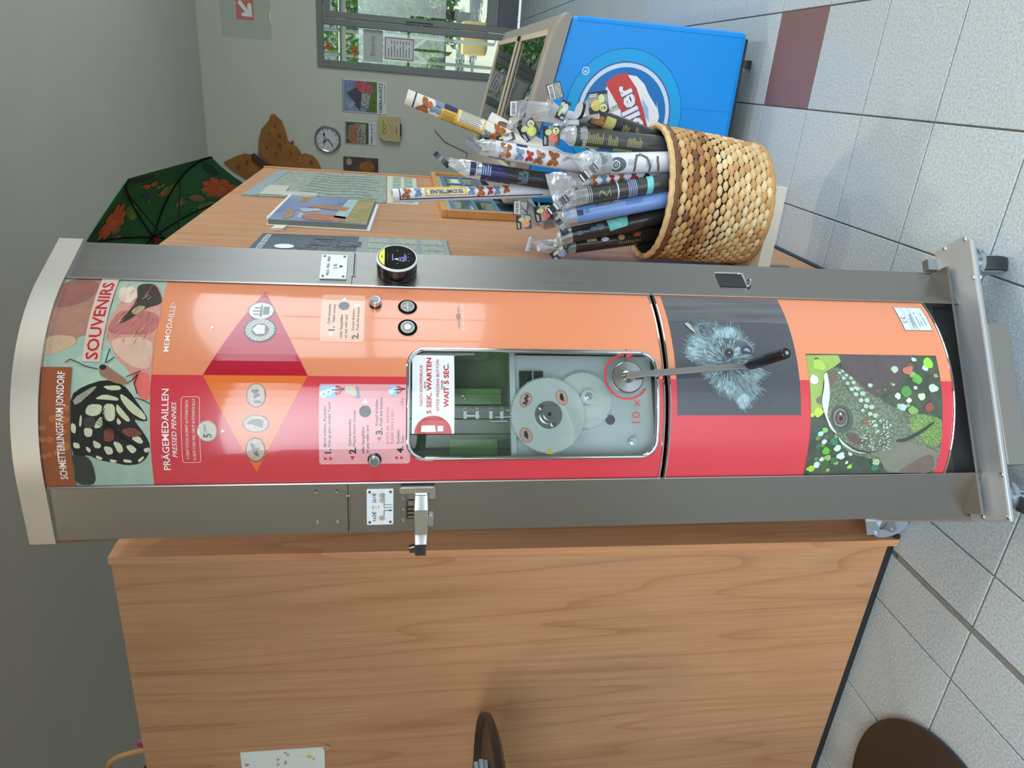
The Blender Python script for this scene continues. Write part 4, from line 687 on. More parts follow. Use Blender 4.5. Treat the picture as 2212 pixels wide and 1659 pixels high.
bk = empty('basket', (-.285, 1.99, .3)); tag(bk, 'round woven seagrass basket full of rolled posters', 'basket')
BH = .30; BR = lambda z: .1625+.014*(z/BH)+.005*math.sin(PI*z/BH)
BCX = lambda z: .018*z/BH
WEAVE = [mat('seagrass_%d' % k, c, .6, var=.18, vs=60, rnd=.14) for k, c in enumerate(((214,178,126),(196,150,94),(168,114,66),(120,76,46),(226,198,152)))]
bm = B(); b_lathe(bm, [(BR(BH*t/8)-.004, BH*t/8) for t in range(9)]+[(BR(BH*(8-t)/8)-.010, BH*(8-t)/8) for t in range(8)]+[(0.0, .125)], 40)
for v in bm.verts: v.co.x += BCX(v.co.z)
obj('dark_liner', bm, mat('liner_black', (30,26,24), .8), bk, smooth=True)
bm = B(); b_cyl(bm, (0,0,.0), (0,0,.012), .158, seg=36); obj('bottom', bm, WEAVE[1], bk)
def strand_mesh(m):
    bm = B(); w, h, t = .0172, .0098, .0050
    prof = ((-1,.22,.0,-.5),(-.55,.80,.85,-.15),(0,.98,1,.0),(.55,.80,.85,.15),(1,.22,.0,.5)); rings = []
    for u, hh, tt, sl in prof:
        rings.append([bm.verts.new((u*w, -.0005, (sl*.3+hh)*h)), bm.verts.new((u*w, -t*tt-.0008, (sl*.3+hh*.45)*h)), bm.verts.new((u*w, -t*tt-.0008, (sl*.3-hh*.45)*h)), bm.verts.new((u*w, -.0005, (sl*.3-hh)*h))])
    for a, b in zip(rings, rings[1:]):
        for k in range(3): bm.faces.new((a[k], b[k], b[k+1], a[k+1]))
    bmesh.ops.recalc_face_normals(bm, faces=bm.faces)
    for f in bm.faces:
        f.smooth = True
        if f.normal.y > .2: f.normal_flip()
    me = bpy.data.meshes.new('strand'); bm.to_mesh(me); bm.free(); me.materials.append(m); return me
SM = [strand_mesh(m) for m in WEAVE]
rows, cols = 17, 36; rest = B(); cnt = 0; rn = random.Random(5); restm = []
for r in range(rows):
    z = .018+(BH-.036)*r/(rows-1); up = 1-r/(rows-1)   # up: 0 at rim, 1 at the base
    for k in range(cols):
        a = 2*PI*(k+.5*(r%2))/cols; x = BCX(z)+(BR(z)-.001)*math.cos(a); y = (BR(z)-.001)*math.sin(a)
        q = rn.random(); fr_ = 1-up
        if 9.5 < r < 14.5: mi = 2 if q < .45 else (1 if q < .85 else 3)
        elif r == rows-1: mi = 2 if q < .6 else 3
        elif r > 14: mi = 1 if q < .55 else 0
        else: mi = 0 if q < .5 else (4 if q < .8 else 1)
        facing = -(math.cos(a)*-.13+math.sin(a)*.0) ; nd = math.cos(a-math.atan2(-1.99, .285))
        M_ = Matrix.Translation((x, y, z)) @ Matrix.Rotation(a+PI/2+rn.uniform(-.05,.05), 4, 'Z') @ Matrix.Rotation(.20+rn.uniform(-.14,.14), 4, 'Y') @ Matrix.Scale(rn.uniform(.92,1.08)*(.97 if r not in (8,9) else .86), 4)
        if nd > -.02 and cnt < 300:
            o = link('strand', SM[mi], bk); o.matrix_local = M_; cnt += 1
        else:
            b0 = len(rest.verts); tmp = bmesh.new(); tmp.from_mesh(SM[mi]); tmp.transform(M_); vm = {}
            for v in tmp.verts: vm[v.index] = rest.verts.new(v.co)
            for f in tmp.faces:
                nf = rest.faces.new([vm[v.index] for v in f.verts]); nf.material_index = mi; nf.smooth = True
            tmp.free()
o = obj('strand_field', rest, WEAVE, bk, recalc=False); o['kind'] = 'stuff'
for nm, zz, rr_, dr_, m_ in (('rim', BH, .0085, .001, WEAVE[0]), ('rim_twine', BH-.013, .0065, .003, WEAVE[3]), ('foot_ring', .0078, .007, .001, WEAVE[1])):
    bm = B(); b_tube(bm, [(BCX(zz)+(BR(zz)+dr_+.0012*math.sin(k*1.9))*math.cos(2*PI*k/90), (BR(zz)+dr_+.0012*math.sin(k*1.9))*math.sin(2*PI*k/90), zz+.001*math.sin(k*2.3)) for k in range(90)], rr_, 8, closed=True); obj(nm, bm, m_, bk, smooth=True)

ROLLS = {'T1':((-.067,2.025,1.283),(-.321,2.008,.43),.0193),'T2':((-.112,2.114,1.053),(-.38,1.962,.43),.0217),'T3':((-.305,1.914,1.316),(-.258,2.120,.43),.0179),'T4':((-.234,1.971,1.113),(-.286,1.965,.43),.0228),'T5':((-.178,1.97,1.05),(-.238,1.97,.43),.0241),'T6':((-.127,1.932,.849),(-.145,1.975,.43),.0266),'T7':((-.064,1.938,.841),(-.165,2.03,.43),.0216),'T8':((-.187,1.872,.791),(-.163,1.93,.43),.0273),'T9':((-.239,1.9,.825),(-.177,1.958,.43),.0163),'T10':((-.274,1.872,.842),(-.19,1.884,.43),.0223),'T11':((-.331,1.883,.86),(-.231,1.879,.43),.0225),'T12':((-.392,1.925,.856),(-.282,1.917,.43),.0218),'T13':((-.428,1.965,.836),(-.37,2.022,.43),.0223),'T14':((-.342,2.057,.827),(-.233,2.049,.43),.0163),'T16':((-.08,2.06,.898),(-.18,2.06,.43),.0227),'T17':((-.384,2.085,.881),(-.278,2.072,.43),.022),'T19':((-.111,1.998,.857),(-.143,2.019,.43),.0222)}
RM = dict(white=mat('roll_white', (226,228,236), .25, coat=.5), cream=mat('roll_cream', (232,224,212), .35), navy=mat('roll_navy', (34,36,88), .22, coat=.6), black=mat('roll_black', (38,40,42), .22, coat=.6, var=.15, vs=30), grey=mat('roll_grey', (66,68,70), .25, coat=.6, var=.06, vs=20), dark=mat('roll_dark', (48,46,46), .25, coat=.6, var=.1, vs=24), blue=mat('roll_blue', (120,154,216), .25, coat=.5), frost=mat('roll_frost', (196,204,210), .3, coat=.4), olive=mat('roll_olive', (176,182,128), .3, coat=.4))
PAPI = mat('paper_inside', (240,226,180), .7)
FILM = glassmat('plastic_film', (240,243,246), .06, rough=.2, film=.28)
TXY = mat('print_yellowish', (188,176,110), .4); TXW = mat('print_white', (220,226,232), .4); TXB = mat('print_blueblack', (40,48,84), .4); TEAL = mat('print_teal', (70,190,190), .4, col2=(150,224,220), vs=40); NAVYB = mat('print_navy', (44,46,96), .4); YEL = mat('print_yellow', (226,176,60), .4)
WINGM = [mat('wing_orange', (196,110,44), .4, col2=(140,76,40), vs=90), mat('wing_blue', (120,144,170), .4, var=.2, vs=60), mat('wing_red', (176,50,50), .4, var=.2, vs=60), mat('wing_tan', (190,140,110), .4, col2=(120,70,50), vs=90), mat('wing_dark', (50,50,56), .4)]
CAMP = Vector((0,0,1.3))
def seg_lines(x0, z0, w, n, pitch, th, seed=1):
    r = random.Random(seed); return [rect(x0, z0+k*pitch, x0+w*r.uniform(.6,1), z0+k*pitch+th) for k in range(n)]
def make_roll(key, base, label, open_end=False):
    T_, B_, r = ROLLS[key]; T_, B_ = Vector(T_), Vector(B_); L = (T_-B_).length
    e = empty('poster_roll', B_); tag(e, label, 'poster roll', 'rolled posters in the basket')
    w = (B_-T_).normalized(); f = (CAMP-T_); f = (f-w*f.dot(w)).normalized(); g = f.cross(w); 
    # g: to the right as seen from the room when looking at the roll with the top up
    if g.dot(Vector((.917,.4,0))) < 0: g = -g
    def rm(p, q, o):   # p: arc length to the right, q: distance below the top
        a = p/r; return tuple((T_-B_)+w*q+(f*math.cos(a)+g*math.sin(a))*(r+o))
    bm = B(); ring = []
    prof = [(r, 0), (r, L), (0.001, L)] if not open_end else [(r-.002, .06), (r-.002, 0), (r, 0), (r, L), (.001, L)]
    prev = None; SEG = 28
    for k_, (pr, q) in enumerate(prof):
        rg = [bm.verts.new((T_-B_)+w*q+(f*math.cos(2*PI*k/SEG)+g*math.sin(2*PI*k/SEG))*pr) for k in range(SEG)]
        if prev:
            for k in range(SEG):
                nf = bm.faces.new((prev[k], prev[(k+1)%SEG], rg[(k+1)%SEG], rg[k])); nf.material_index = 1 if (open_end and k_ == 1) else 0
        elif not open_end:
            nf = bm.faces.new(rg); nf.material_index = 1
        prev = rg
    body = obj('paper_roll', bm, [RM[base], PAPI if open_end else RM['frost']], e, smooth=True)
    return e, body, rm, T_-B_, w, f, g, r, L
def put(body, rm, items):
    for k, (nm, polys, m) in enumerate(items):
        if nm == 'print_text':   # one object per text block
            blocks = [[polys[0]]]
            for p in polys[1:]:
                if abs(p[0][1]-blocks[-1][-1][0][1]) > .012 or abs(p[0][0]-blocks[-1][-1][0][0]) > .003: blocks.append([p])
                else: blocks[-1].append(p)
            for b_ in blocks: decal(nm, b_, rm, .0005+.0003*k, m, body, cut=.006)
        else: decal(nm, polys, rm, .0005+.0003*k, m, body, cut=.006)
def bfly(cx, q, s, rot=0): return wings(cx, q, s, rot)
def put_bfly(body, rm, lst, o=.0012):
    for cx, q, s, rot, mi in lst:
        w, b = wings(cx, q, s, rot+PI); decal('printed_butterfly', [(0, p) for p in w]+[(1, b)], rm, o, [WINGM[mi], WINGM[4]], body, cut=.006)
def film(e, top, w, f, g, r, tip, width, seed, base_len=.03):
    """crumpled plastic sleeve from the roll's top towards the point tip (relative to the roll)"""
    rn_ = random.Random(seed); bm = B(); SEG = 18; rings = []; N_ = 9; tip = Vector(tip)
    d = tip-top; s_ = d.cross(w); s_ = s_.normalized() if s_.length > 1e-4 else g
    ph = [rn_.uniform(0, 6.3) for _ in range(4)]; fl = [rn_.choice((2, 3)), rn_.choice((4, 5))]
    for i in range(N_+1):
        t = i/N_; c = top+w*(base_len*max(0, 1-t*5))+d*(t**1.1); th = r*1.04*(1-t)**1.2+.0016; wd = r*1.04*(1-t)+width*.5*t
        n_ = d.cross(s_).normalized() if t > .3 else f
        ax = (g*(1-t)+s_*t*(1 if s_.dot(g) > 0 else -1)).normalized(); ay = (f*(1-t)+n_*t*(1 if n_.dot(f) > 0 else -1)).normalized()
        bump = min(1, t*3)*.0042
        rings.append([bm.verts.new(c+ax*math.cos(q)*wd+ay*math.sin(q)*th+(ay*math.sin(fl[0]*q+ph[0]+t*3)+ax*math.sin(fl[1]*q+ph[1]-t*4)*.6)*bump+ay*math.sin(q*.5+ph[2]+t*5)*bump*t+Vector((rn_.gauss(0,1),rn_.gauss(0,1),rn_.gauss(0,1)))*.0007*t) for q in [2*PI*k/SEG for k in range(SEG)]])
    for a, b in zip(rings, rings[1:]):
        for k in range(SEG): bm.faces.new((a[k], a[(k+1)%SEG], b[(k+1)%SEG], b[k]))
    return obj('plastic_sleeve', bm, FILM, e, recalc=False)
TAGN = mat('tag_navy', (28,32,50), .3, coat=.4); TAGC = mat('tag_circle', (214,214,150), .4); TAGW = mat('tag_white', (226,228,230), .4)
def hang_tag(e, base, P, w, h, rot, style, num='', tilt=0.0):
    """small card; P in world; w across, h up, in metres; rot in the card's plane"""
    P = Vector(P)-base; n = (CAMP-(P+base)).normalized(); rt_ = Vector((0,0,1)).cross(n).normalized(); n = (n+rt_*tilt).normalized(); rt_ = Vector((0,0,1)).cross(n).normalized(); up = n.cross(rt_)
    c, s = math.cos(rot), math.sin(rot); ex, ey = rt_*c+up*s, -rt_*s+up*c
    fm = lambda a, b, o: tuple(P+ex*a+ey*b+n*(o+.0009-14*.0*a*a)-n*(b*b*6))
    bm = B(); Z = []
    for k in range(7):
        b = -h/2+h*k/6; Z.append([bm.verts.new(fm(a, b, o)) for a, o in ((-w/2,0),(w/2,0),(w/2,-.0008),(-w/2,-.0008))])
    for p, q in zip(Z, Z[1:]):
        for k in range(4): bm.faces.new((p[k], p[(k+1)%4], q[(k+1)%4], q[k]))
    bm.faces.new(Z[0][::-1]); bm.faces.new(Z[-1])
    o = obj('hang_tag', bm, TAGN, e)
    if style == 'bar':
        decal('barcode_field', [rect(-w*.44,h*.06,w*.44,h*.44)], fm, .0004, TAGW, o); r_ = random.Random(int(P.x*1e4)); x = -w*.38; L = []
        while x < w*.36:
            b = r_.uniform(.0006,.0016); L.append(rect(x,h*.12,x+b,h*.36)); x += b+r_.uniform(.0006,.0016)
        decal('barcode', L, fm, .0007, TAGN, o); decal('tag_photo', [rect(-w*.44,-h*.44,w*.44,-.02*h)], fm, .0004, mat('tag_photo_mix', (200,196,186), .4, col2=(70,76,64), vs=220), o)
    elif style == 'num':
        decal('tag_picture', [circ(-w*.12,-h*.12,w*.26,14,h*.26)], fm, .0004, mat('tag_pic_'+num, {'37':(196,206,90),'14':(200,90,54),'19':(196,176,90),'2':(190,196,206),'23':(232,140,76)}.get(num,(120,140,190)), .4, var=.25, vs=120), o)
        decal('tag_leaf', [circ(w*.18,h*.16,w*.15,10,h*.2)], fm, .0004, mat('tag_pic_leaf', (190,200,120), .4), o)
        decal('number_disc', [circ(w*.24,-h*.28,min(w,h)*.19,16)], fm, .0008, TAGC, o)
        if num: text('number', [(num, w*.24-min(w,h)*.11, -h*.28-min(w,h)*.08, min(w,h)*.16, w*.24+min(w,h)*.11, .02)], fm, .0012, TAGN, o)
        decal('tag_lettering', seg_lines(-w*.42, h*.30, w*.5, 2, h*.07, h*.035, 3), fm, .0006, TAGW, o)
    return o
# --- rolls one by one
e, b, rm, top, w, f, g, r, L = make_roll('T1', 'cream', 'long cream butterfly roll leaning out highest to the right', True); bs = e.location
put(b, rm, [('navy_line', [rect(-.06,.020,.06,.024)], NAVYB), ('yellow_label', [rect(-.03,.094,.03,.216)], YEL), ('label_text_field', [rect(-.010,.142,.026,.212)], mat('label_cream', (236,230,206), .5)), ('label_navy', [rect(.008,.100,.028,.136)], NAVYB), ('label_lines', [rect(-.008+.0042*k,.146,-.0068+.0042*k,.208-.004*(k%3)) for k in range(8)]+[rect(-.014+.005*k,.102,-.0128+.005*k,.134) for k in range(4)], TXB)])
text('lettering', [('DIE SCHMETTERLINGE', -.021, -.212, .0062, .09, .03, 0, PI/2)], lambda a, z, o: rm(a, -z, o), .0022, TXB, b)
put_bfly(b, rm, [(-.006,.052,.024,.3,0),(.006,.085,.022,.2,1),(.0,.255,.026,.1,0),(-.016,.228,.014,0,1)])
hang_tag(e, bs, (-.149,1.985,1.02), .02, .05, .35, 'num', '2')
e, b, rm, top, w, f, g, r, L = make_roll('T2', 'cream', 'cream roll with brown moth beside the highest leaning roll', True); bs = e.location
put(b, rm, [('moth', [circ(.004,.05,.012,14,.022)], mat('moth_brown', (122,80,64), .5, var=.3, vs=90)), ('moth', [circ(-.012,.11,.012,14,.02)], MATS['moth_brown'])])
film(e, top+w*.05, w, f, g, r, Vector((-.10,2.0,.985))-bs, .05, 2); hang_tag(e, bs, (-.126,2.0,.957), .048, .05, .62, 'num', '37')
e, b, rm, top, w, f, g, r, L = make_roll('T3', 'white', 'upright white roll lettered Die Schmetterlinge, tallest of all', True); bs = e.location
put(b, rm, [('navy_line', [rect(-.012,.016,-.009,.42), rect(-.012,.016,.03,.019)], NAVYB), ('yellow_label', [rect(-.004,.084,.026,.198)], YEL), ('label_field', [rect(-.0012,.090,.0135,.193)], mat('label_cream', (236,230,206), .5))])
text('lettering', [('DIE SCHMETTERLINGE', .0108, -.188, .0095, .1018, .03, 0, PI/2)], lambda a, z, o: rm(a, -z, o), .0022, TXB, b)
put_bfly(b, rm, [(.006,.035,.016,.3,0),(.008,.066,.014,0,1),(.008,.213,.014,.2,1),(.006,.238,.016,0,0),(.006,.265,.012,0,2),(.006,.285,.014,0,1),(.01,.312,.014,0,0)])
e, b, rm, top, w, f, g, r, L = make_roll('T4', 'black', 'navy and black roll in a sleeve, its thin tag sticking up'); bs = e.location
put(b, rm, [('navy_field', [[(-.07,.0),(.07,.0),(.07,.085),(0,.10),(-.07,.125)]], RM['navy']), ('print_line', [rect(-.02,.016,.03,.018)], TXW), ('print_block', [rect(-.008,.028+.006*k,.02-.004*(k%3),.031+.006*k) for k in range(5)], mat('print_paleblue', (150,170,214), .4)), ('print_wave', [rect(-.02+.004*k,.13+.01*(k%3),-.012+.004*k,.145+.012*(k%2)) for k in range(9)], mat('print_foam', (70,96,104), .4, var=.4, vs=90))])
film(e, top, w, f, g, r, Vector((-.215,1.965,1.17))-bs, .03, 4); hang_tag(e, bs, (-.212,1.96,1.188), .014, .05, -.7, 'plain')
e, b, rm, top, w, f, g, r, L = make_roll('T5', 'white', 'white sleeved roll with a column of five butterflies'); bs = e.location
put(b, rm, [('print_line', [rect(-.02,.012,.02,.0135)], TXB), ('print_text', [p for k in range(4) for p in seg_lines(-.012,.052+.034*k,.012,3,.003,.0009,k)], mat('print_grey', (130,136,146), .4)), ('dark_label', [rect(.020,.055,.03,.085)], TXB)])
put_bfly(b, rm, [(.002,.028,.022,0,0),(-.002,.066,.017,0,1),(-.002,.093,.015,0,2),(-.002,.12,.02,.2,3),(.002,.158,.022,0,0)])
film(e, top, w, f, g, r, Vector((-.172,1.96,1.10))-bs, .028, 5); hang_tag(e, bs, (-.172,1.96,1.108), .045, .02, 1.0, 'plain')
e, b, rm, top, w, f, g, r, L = make_roll('T6', 'grey', 'dark grey roll with fine yellow text at the basket front right'); bs = e.location
put(b, rm, [('print_text', seg_lines(-.014,.025,.03,11,.0048,.0018,1)+seg_lines(-.014,.09,.026,6,.0048,.0018,2)+seg_lines(-.012,.145,.028,9,.0048,.0018,3), TXY), ('print_photo', [rect(-.032,.03,-.024,.07), rect(-.036,.11,-.022,.165)], mat('print_wheat', (196,180,96), .4, var=.25, vs=90))])
film(e, top, w, f, g, r, top-w*.035, .02, 6)
e, b, rm, top, w, f, g, r, L = make_roll('T7', 'black', 'black roll with yellow spice photo, farthest right, number 19 tag'); bs = e.location
put(b, rm, [('print_photo', [rect(-.022,.035,.006,.075)], mat('print_spice', (120,60,30), .4, col2=(200,150,80), vs=90)), ('print_photo_yellow', [rect(-.024,.075,.012,.105)], TXY), ('print_text', seg_lines(-.012,.13,.02,5,.0045,.0016,1)+seg_lines(-.012,.17,.022,4,.0045,.0016,2), TXY)])
film(e, top, w, f, g, r, Vector((-.05,1.885,.80))-bs, .055, 7); hang_tag(e, bs, (-.04,1.88,.806), .05, .052, -1.35, 'num', '19'); hang_tag(e, bs, (-.053,1.90,.76), .012, .03, .5, 'bar')
e, b, rm, top, w, f, g, r, L = make_roll('T8', 'white', 'lavender white roll with grey spiral print at the basket front'); bs = e.location
put(b, rm, [('print_shade', [rect(-.08,.0,.08,.028)], mat('print_greyfade', (120,122,126), .4)), ('print_spiral', [circ(-.004,.045,.020,20,.024)], mat('print_shell', (100,104,112), .4, var=.25, vs=60)), ('print_spiral_ring', ringpoly(-.004,.04,.009,.0115,n=18)+ringpoly(-.004,.04,.003,.0045,n=12), TXW), ('print_text', seg_lines(-.006,.075,.022,7,.0035,.001,4)+seg_lines(-.012,.125,.02,6,.0035,.001,5), mat('print_grey', (130,136,146), .4)), ('print_curve', stroke([(-.022,.095),(.0,.094),(.018,.10),(.022,.112),(.012,.128),(-.01,.138),(-.024,.139)], .006)+stroke([(-.022,.165),(.004,.158),(.014,.16)], .006), mat('print_brown', (110,100,92), .4))])
film(e, top, w, f, g, r, Vector((-.181,1.86,.875))-bs, .085, 8); film(e, top, w, f, g, r, Vector((-.205,1.84,.82))-bs, .05, 18); hang_tag(e, bs, (-.206,1.83,.823), .022, .05, .75, 'bar')
e, b, rm, top, w, f, g, r, L = make_roll('T9', 'white', 'slim white butterfly roll between the spiral and dark grey rolls'); bs = e.location
put_bfly(b, rm, [(0,.03,.02,0,0),(-.002,.062,.013,0,1),(-.002,.085,.011,0,2),(0,.112,.015,0,3),(0,.148,.02,0,2),(0,.185,.016,0,4)])
film(e, top, w, f, g, r, Vector((-.262,1.90,.905))-bs, .10, 29)
e, b, rm, top, w, f, g, r, L = make_roll('T10', 'grey', 'dark grey roll with white bands and a teal patch'); bs = e.location
put(b, rm, [('print_band', [rect(-.04,.026+.005*k,.03,.0275+.005*k) for k in range(4)]+[rect(-.07,.112,.07,.1155)], TXW), ('print_line', [rect(-.05,.012,.05,.0128)], TXW), ('print_band_blue', [rect(-.03,.142+.005*k,.03,.1445+.005*k) for k in range(5)], mat('print_paleblue', (150,170,214), .4)), ('print_teal', [[(-.03,.19),(.03,.196),(.03,.214),(-.03,.206)]], TEAL), ('print_sketch', stroke([(-.008,.06),(.004,.065),(-.004,.075)],.0016)+stroke([(.006,.07),(-.01,.08),(.002,.088)],.0016)+stroke([(-.012,.092),(.008,.09)],.0016), TXY)])
film(e, top, w, f, g, r, Vector((-.285,1.84,.885))-bs, .04, 10); hang_tag(e, bs, (-.291,1.83,.894), .02, .062, .72, 'bar')
e, b, rm, top, w, f, g, r, L = make_roll('T11', 'blue', 'plain light blue roll with small navy label'); bs = e.location
put(b, rm, [('print_photo', [rect(-.004,.018,.012,.030)], mat('print_photo_grey', (150,160,180), .4, var=.3, vs=90)), ('navy_label', [rect(-.002,.030,.012,.048)], NAVYB), ('print_text', seg_lines(0,.052,.014,4,.0035,.0012,1)+seg_lines(.004,.165,.016,12,.004,.0012,3), mat('print_bluegrey', (70,90,140), .4)), ('print_photo', [rect(.014,.085,.024,.15)], mat('print_photo_dark', (60,64,60), .4, col2=(170,176,170), vs=90))])
film(e, top, w, f, g, r, Vector((-.345,1.86,.885))-bs, .03, 11); hang_tag(e, bs, (-.348,1.84,.873), .014, .045, -.9, 'plain')
e, b, rm, top, w, f, g, r, L = make_roll('T12', 'dark', 'near black roll with glowing turquoise picture'); bs = e.location
put(b, rm, [('print_turquoise', [[(-.012,.135),(.022,.13),(.026,.19),(-.006,.185)]], TEAL), ('print_smoke', [circ(.0,.05,.006,10,.01), circ(.004,.09,.006,10,.009), circ(.006,.11,.009,12,.012)], mat('print_smoke', (90,110,130), .4, var=.4, vs=120)), ('print_blue_letters', [rect(.012,.03+.011*k,.016,.038+.011*k) for k in range(8)], mat('print_deepblue', (40,70,110), .4))])
film(e, top, w, f, g, r, Vector((-.425,1.905,.87))-bs, .05, 12); hang_tag(e, bs, (-.431,1.9,.861), .03, .046, .75, 'num', '')
e, b, rm, top, w, f, g, r, L = make_roll('T13', 'dark', 'dark roll with small animal pictures nearest the machine'); bs = e.location
put(b, rm, [('print_photo', [rect(.004,.065,.012,.095)], TXY), ('print_photo', [circ(.006,.12,.006,12,.012)], TXW), ('print_photo', [circ(.006,.17,.008,12,.01)], mat('print_sand', (190,150,100), .4)), ('print_photo', [[(.004,.205),(.014,.215),(.012,.235),(.002,.225)]], mat('print_rust', (180,90,54), .4)), ('print_text', seg_lines(-.012,.16,.008,12,.006,.0016,2), TXY)])
film(e, top, w, f, g, r, Vector((-.424,1.95,.92))-bs, .045, 13); hang_tag(e, bs, (-.422,1.95,.936), .045, .016, -.25, 'bar')
e, b, rm, top, w, f, g, r, L = make_roll('T14', 'olive', 'thin pale olive roll half hidden behind the blue roll'); bs = e.location
film(e, top, w, f, g, r, Vector((-.36,1.975,.95))-bs, .05, 14); hang_tag(e, bs, (-.365,1.97,.954), .038, .042, .12, 'num', '23'); 
e, b, rm, top, w, f, g, r, L = make_roll('T16', 'frost', 'frosted roll at the back right with a barcode tag on top'); bs = e.location
film(e, top, w, f, g, r, Vector((-.03,2.03,.90))-bs, .065, 16); film(e, top, w, f, g, r, Vector((-.075,2.04,.985))-bs, .06, 26); hang_tag(e, bs, (-.024,2.03,.889), .042, .04, .35, 'bar'); hang_tag(e, bs, (-.076,2.05,.984), .042, .045, .05, 'bar')
e, b, rm, top, w, f, g, r, L = make_roll('T17', 'frost', 'frosted roll at the back left carrying the hibiscus tag'); bs = e.location
film(e, top, w, f, g, r, Vector((-.335,1.955,.91))-bs, .06, 17); hang_tag(e, bs, (-.334,1.95,.905), .042, .05, .25, 'num', '14'); hang_tag(e, bs, (-.328,1.98,.965), .038, .04, .03, 'bar'); film(e, top, w, f, g, r, Vector((-.30,1.99,.965))-bs, .085, 37)
e, b, rm, top, w, f, g, r, L = make_roll('T19', 'black', 'black frosted-end roll behind the text roll with an orchid tag'); bs = e.location
film(e, top, w, f, g, r, Vector((-.128,1.94,.905))-bs, .05, 19); hang_tag(e, bs, (-.131,1.93,.908), .05, .045, .1, 'num', '14'); hang_tag(e, bs, (-.068,1.97,.875), .026, .05, 1.2, 'num', '2')

# ------------------------------------------------------------------ round display stand at the left edge
st = empty('display_stand', (-1.60, 1.0, 0)); tag(st, 'brown display stand with round base and round tray, cut by the left edge', 'stand')
STB = mat('stand_brown', (52,42,36), .38, var=.06, vs=10)
bm = B(); b_lathe(bm, [(0.001,.0),(.272,.0),(.277,.006),(.277,.014),(.270,.020),(.05,.023),(.001,.023)], 56, c=(-.03,-.02,0)); obj('round_base', bm, STB, st, smooth=True)
bm = B(); b_cyl(bm, (-.03,-.02,.02), (-.03,-.02,1.06), .022, seg=20); obj('pole', bm, STB, st, smooth=True)
bm = B(); b_lathe(bm, [(.001,1.056),(.24,1.056),(.262,1.066),(.266,1.082),(.262,1.084),(.256,1.070),(.001,1.066)], 56, c=(.02,.05,0)); obj('round_tray', bm, STB, st, smooth=True)
BKP = mat('leaflet_edges', (178,190,196), .7, var=.12, vs=160, stretch=(1,1,1)); BKC = mat('leaflet_cover', (40,46,52), .4)
for k, (dx, z0, tk_) in enumerate(((0,1.0715,.010),(.004,1.0820,.011),(-.003,1.0935,.011))):
    bk_ = box('leaflet_pack', (-1.765+dx,1.03,z0), (-1.485+dx,1.18,z0+tk_), BKP); tag(bk_, ['lowest', 'middle', 'topmost'][k]+' pack of pale leaflets stacked on the round tray', 'leaflets', 'leaflets on the round tray')
    box('cover', (-1.7655+dx,1.0295,z0+tk_-.0008), (-1.4845+dx,1.1805,z0+tk_+.0004), BKC, bk_)
tl = B(); b_prism(tl, [(-1.62,1.090),(-1.50,1.0715),(-1.44,1.0715),(-1.62,1.096)], lambda a,b:(a,.93,b), lambda a,b:(a,.985,b+.004)); lf = obj('blue_leaflet', tl, mat('leaflet_blue', (66,76,120), .4, col2=(120,140,150), vs=40)); tag(lf, 'single blue leaflet leaning on the tray rim', 'leaflet')
# things on the booth top at the left edge
cr = tube('cane_hoop', [(-1.81+.055*math.cos(t), 1.50, HB+.004+.145*math.sin(t)) for t in [PI*k/14 for k in range(15)]], .007, mat('cane', (196,146,92), .5, var=.1, vs=30), None, 8); tag(cr, 'curved cane handle standing on the booth top', 'handle')
pb = empty('butterfly_pick', (-1.752, 1.52, HB)); tag(pb, 'pink felt butterfly on a thin stick above the booth', 'decoration')
w_, b_ = wings(0, .03, .042, -.9); bm = B()
for p in w_: b_prism(bm, p, lambda a,b:(a,-.002,b), lambda a,b:(a,.002,b))
obj('wings', bm, mat('pink_felt', (206,84,126), .9, var=.15, vs=40), pb); bm = B(); b_prism(bm, b_, lambda a,b:(a,-.003,b), lambda a,b:(a,.003,b)); obj('body', bm, mat('pink_dark', (170,56,96), .9), pb)
tube('stick', [(.0,0,0), (-.005,0,.08), (-.01,0,.125)], .0012, mat('stick_tan', (150,90,90), .6), pb, 5)
bm = B(); b_lathe(bm, [(.001,0),(.03,0),(.036,.01),(.036,.03),(.02,.045),(.001,.047)], 20, c=(0,0,0)); kn = obj('black_figure', bm, mat('black_felt', (30,26,28), .9, bump=.3, bs=120), smooth=True); kn.location = (-1.80, 1.46, HB); tag(kn, 'small black felt lump beside the pink butterfly', 'decoration')
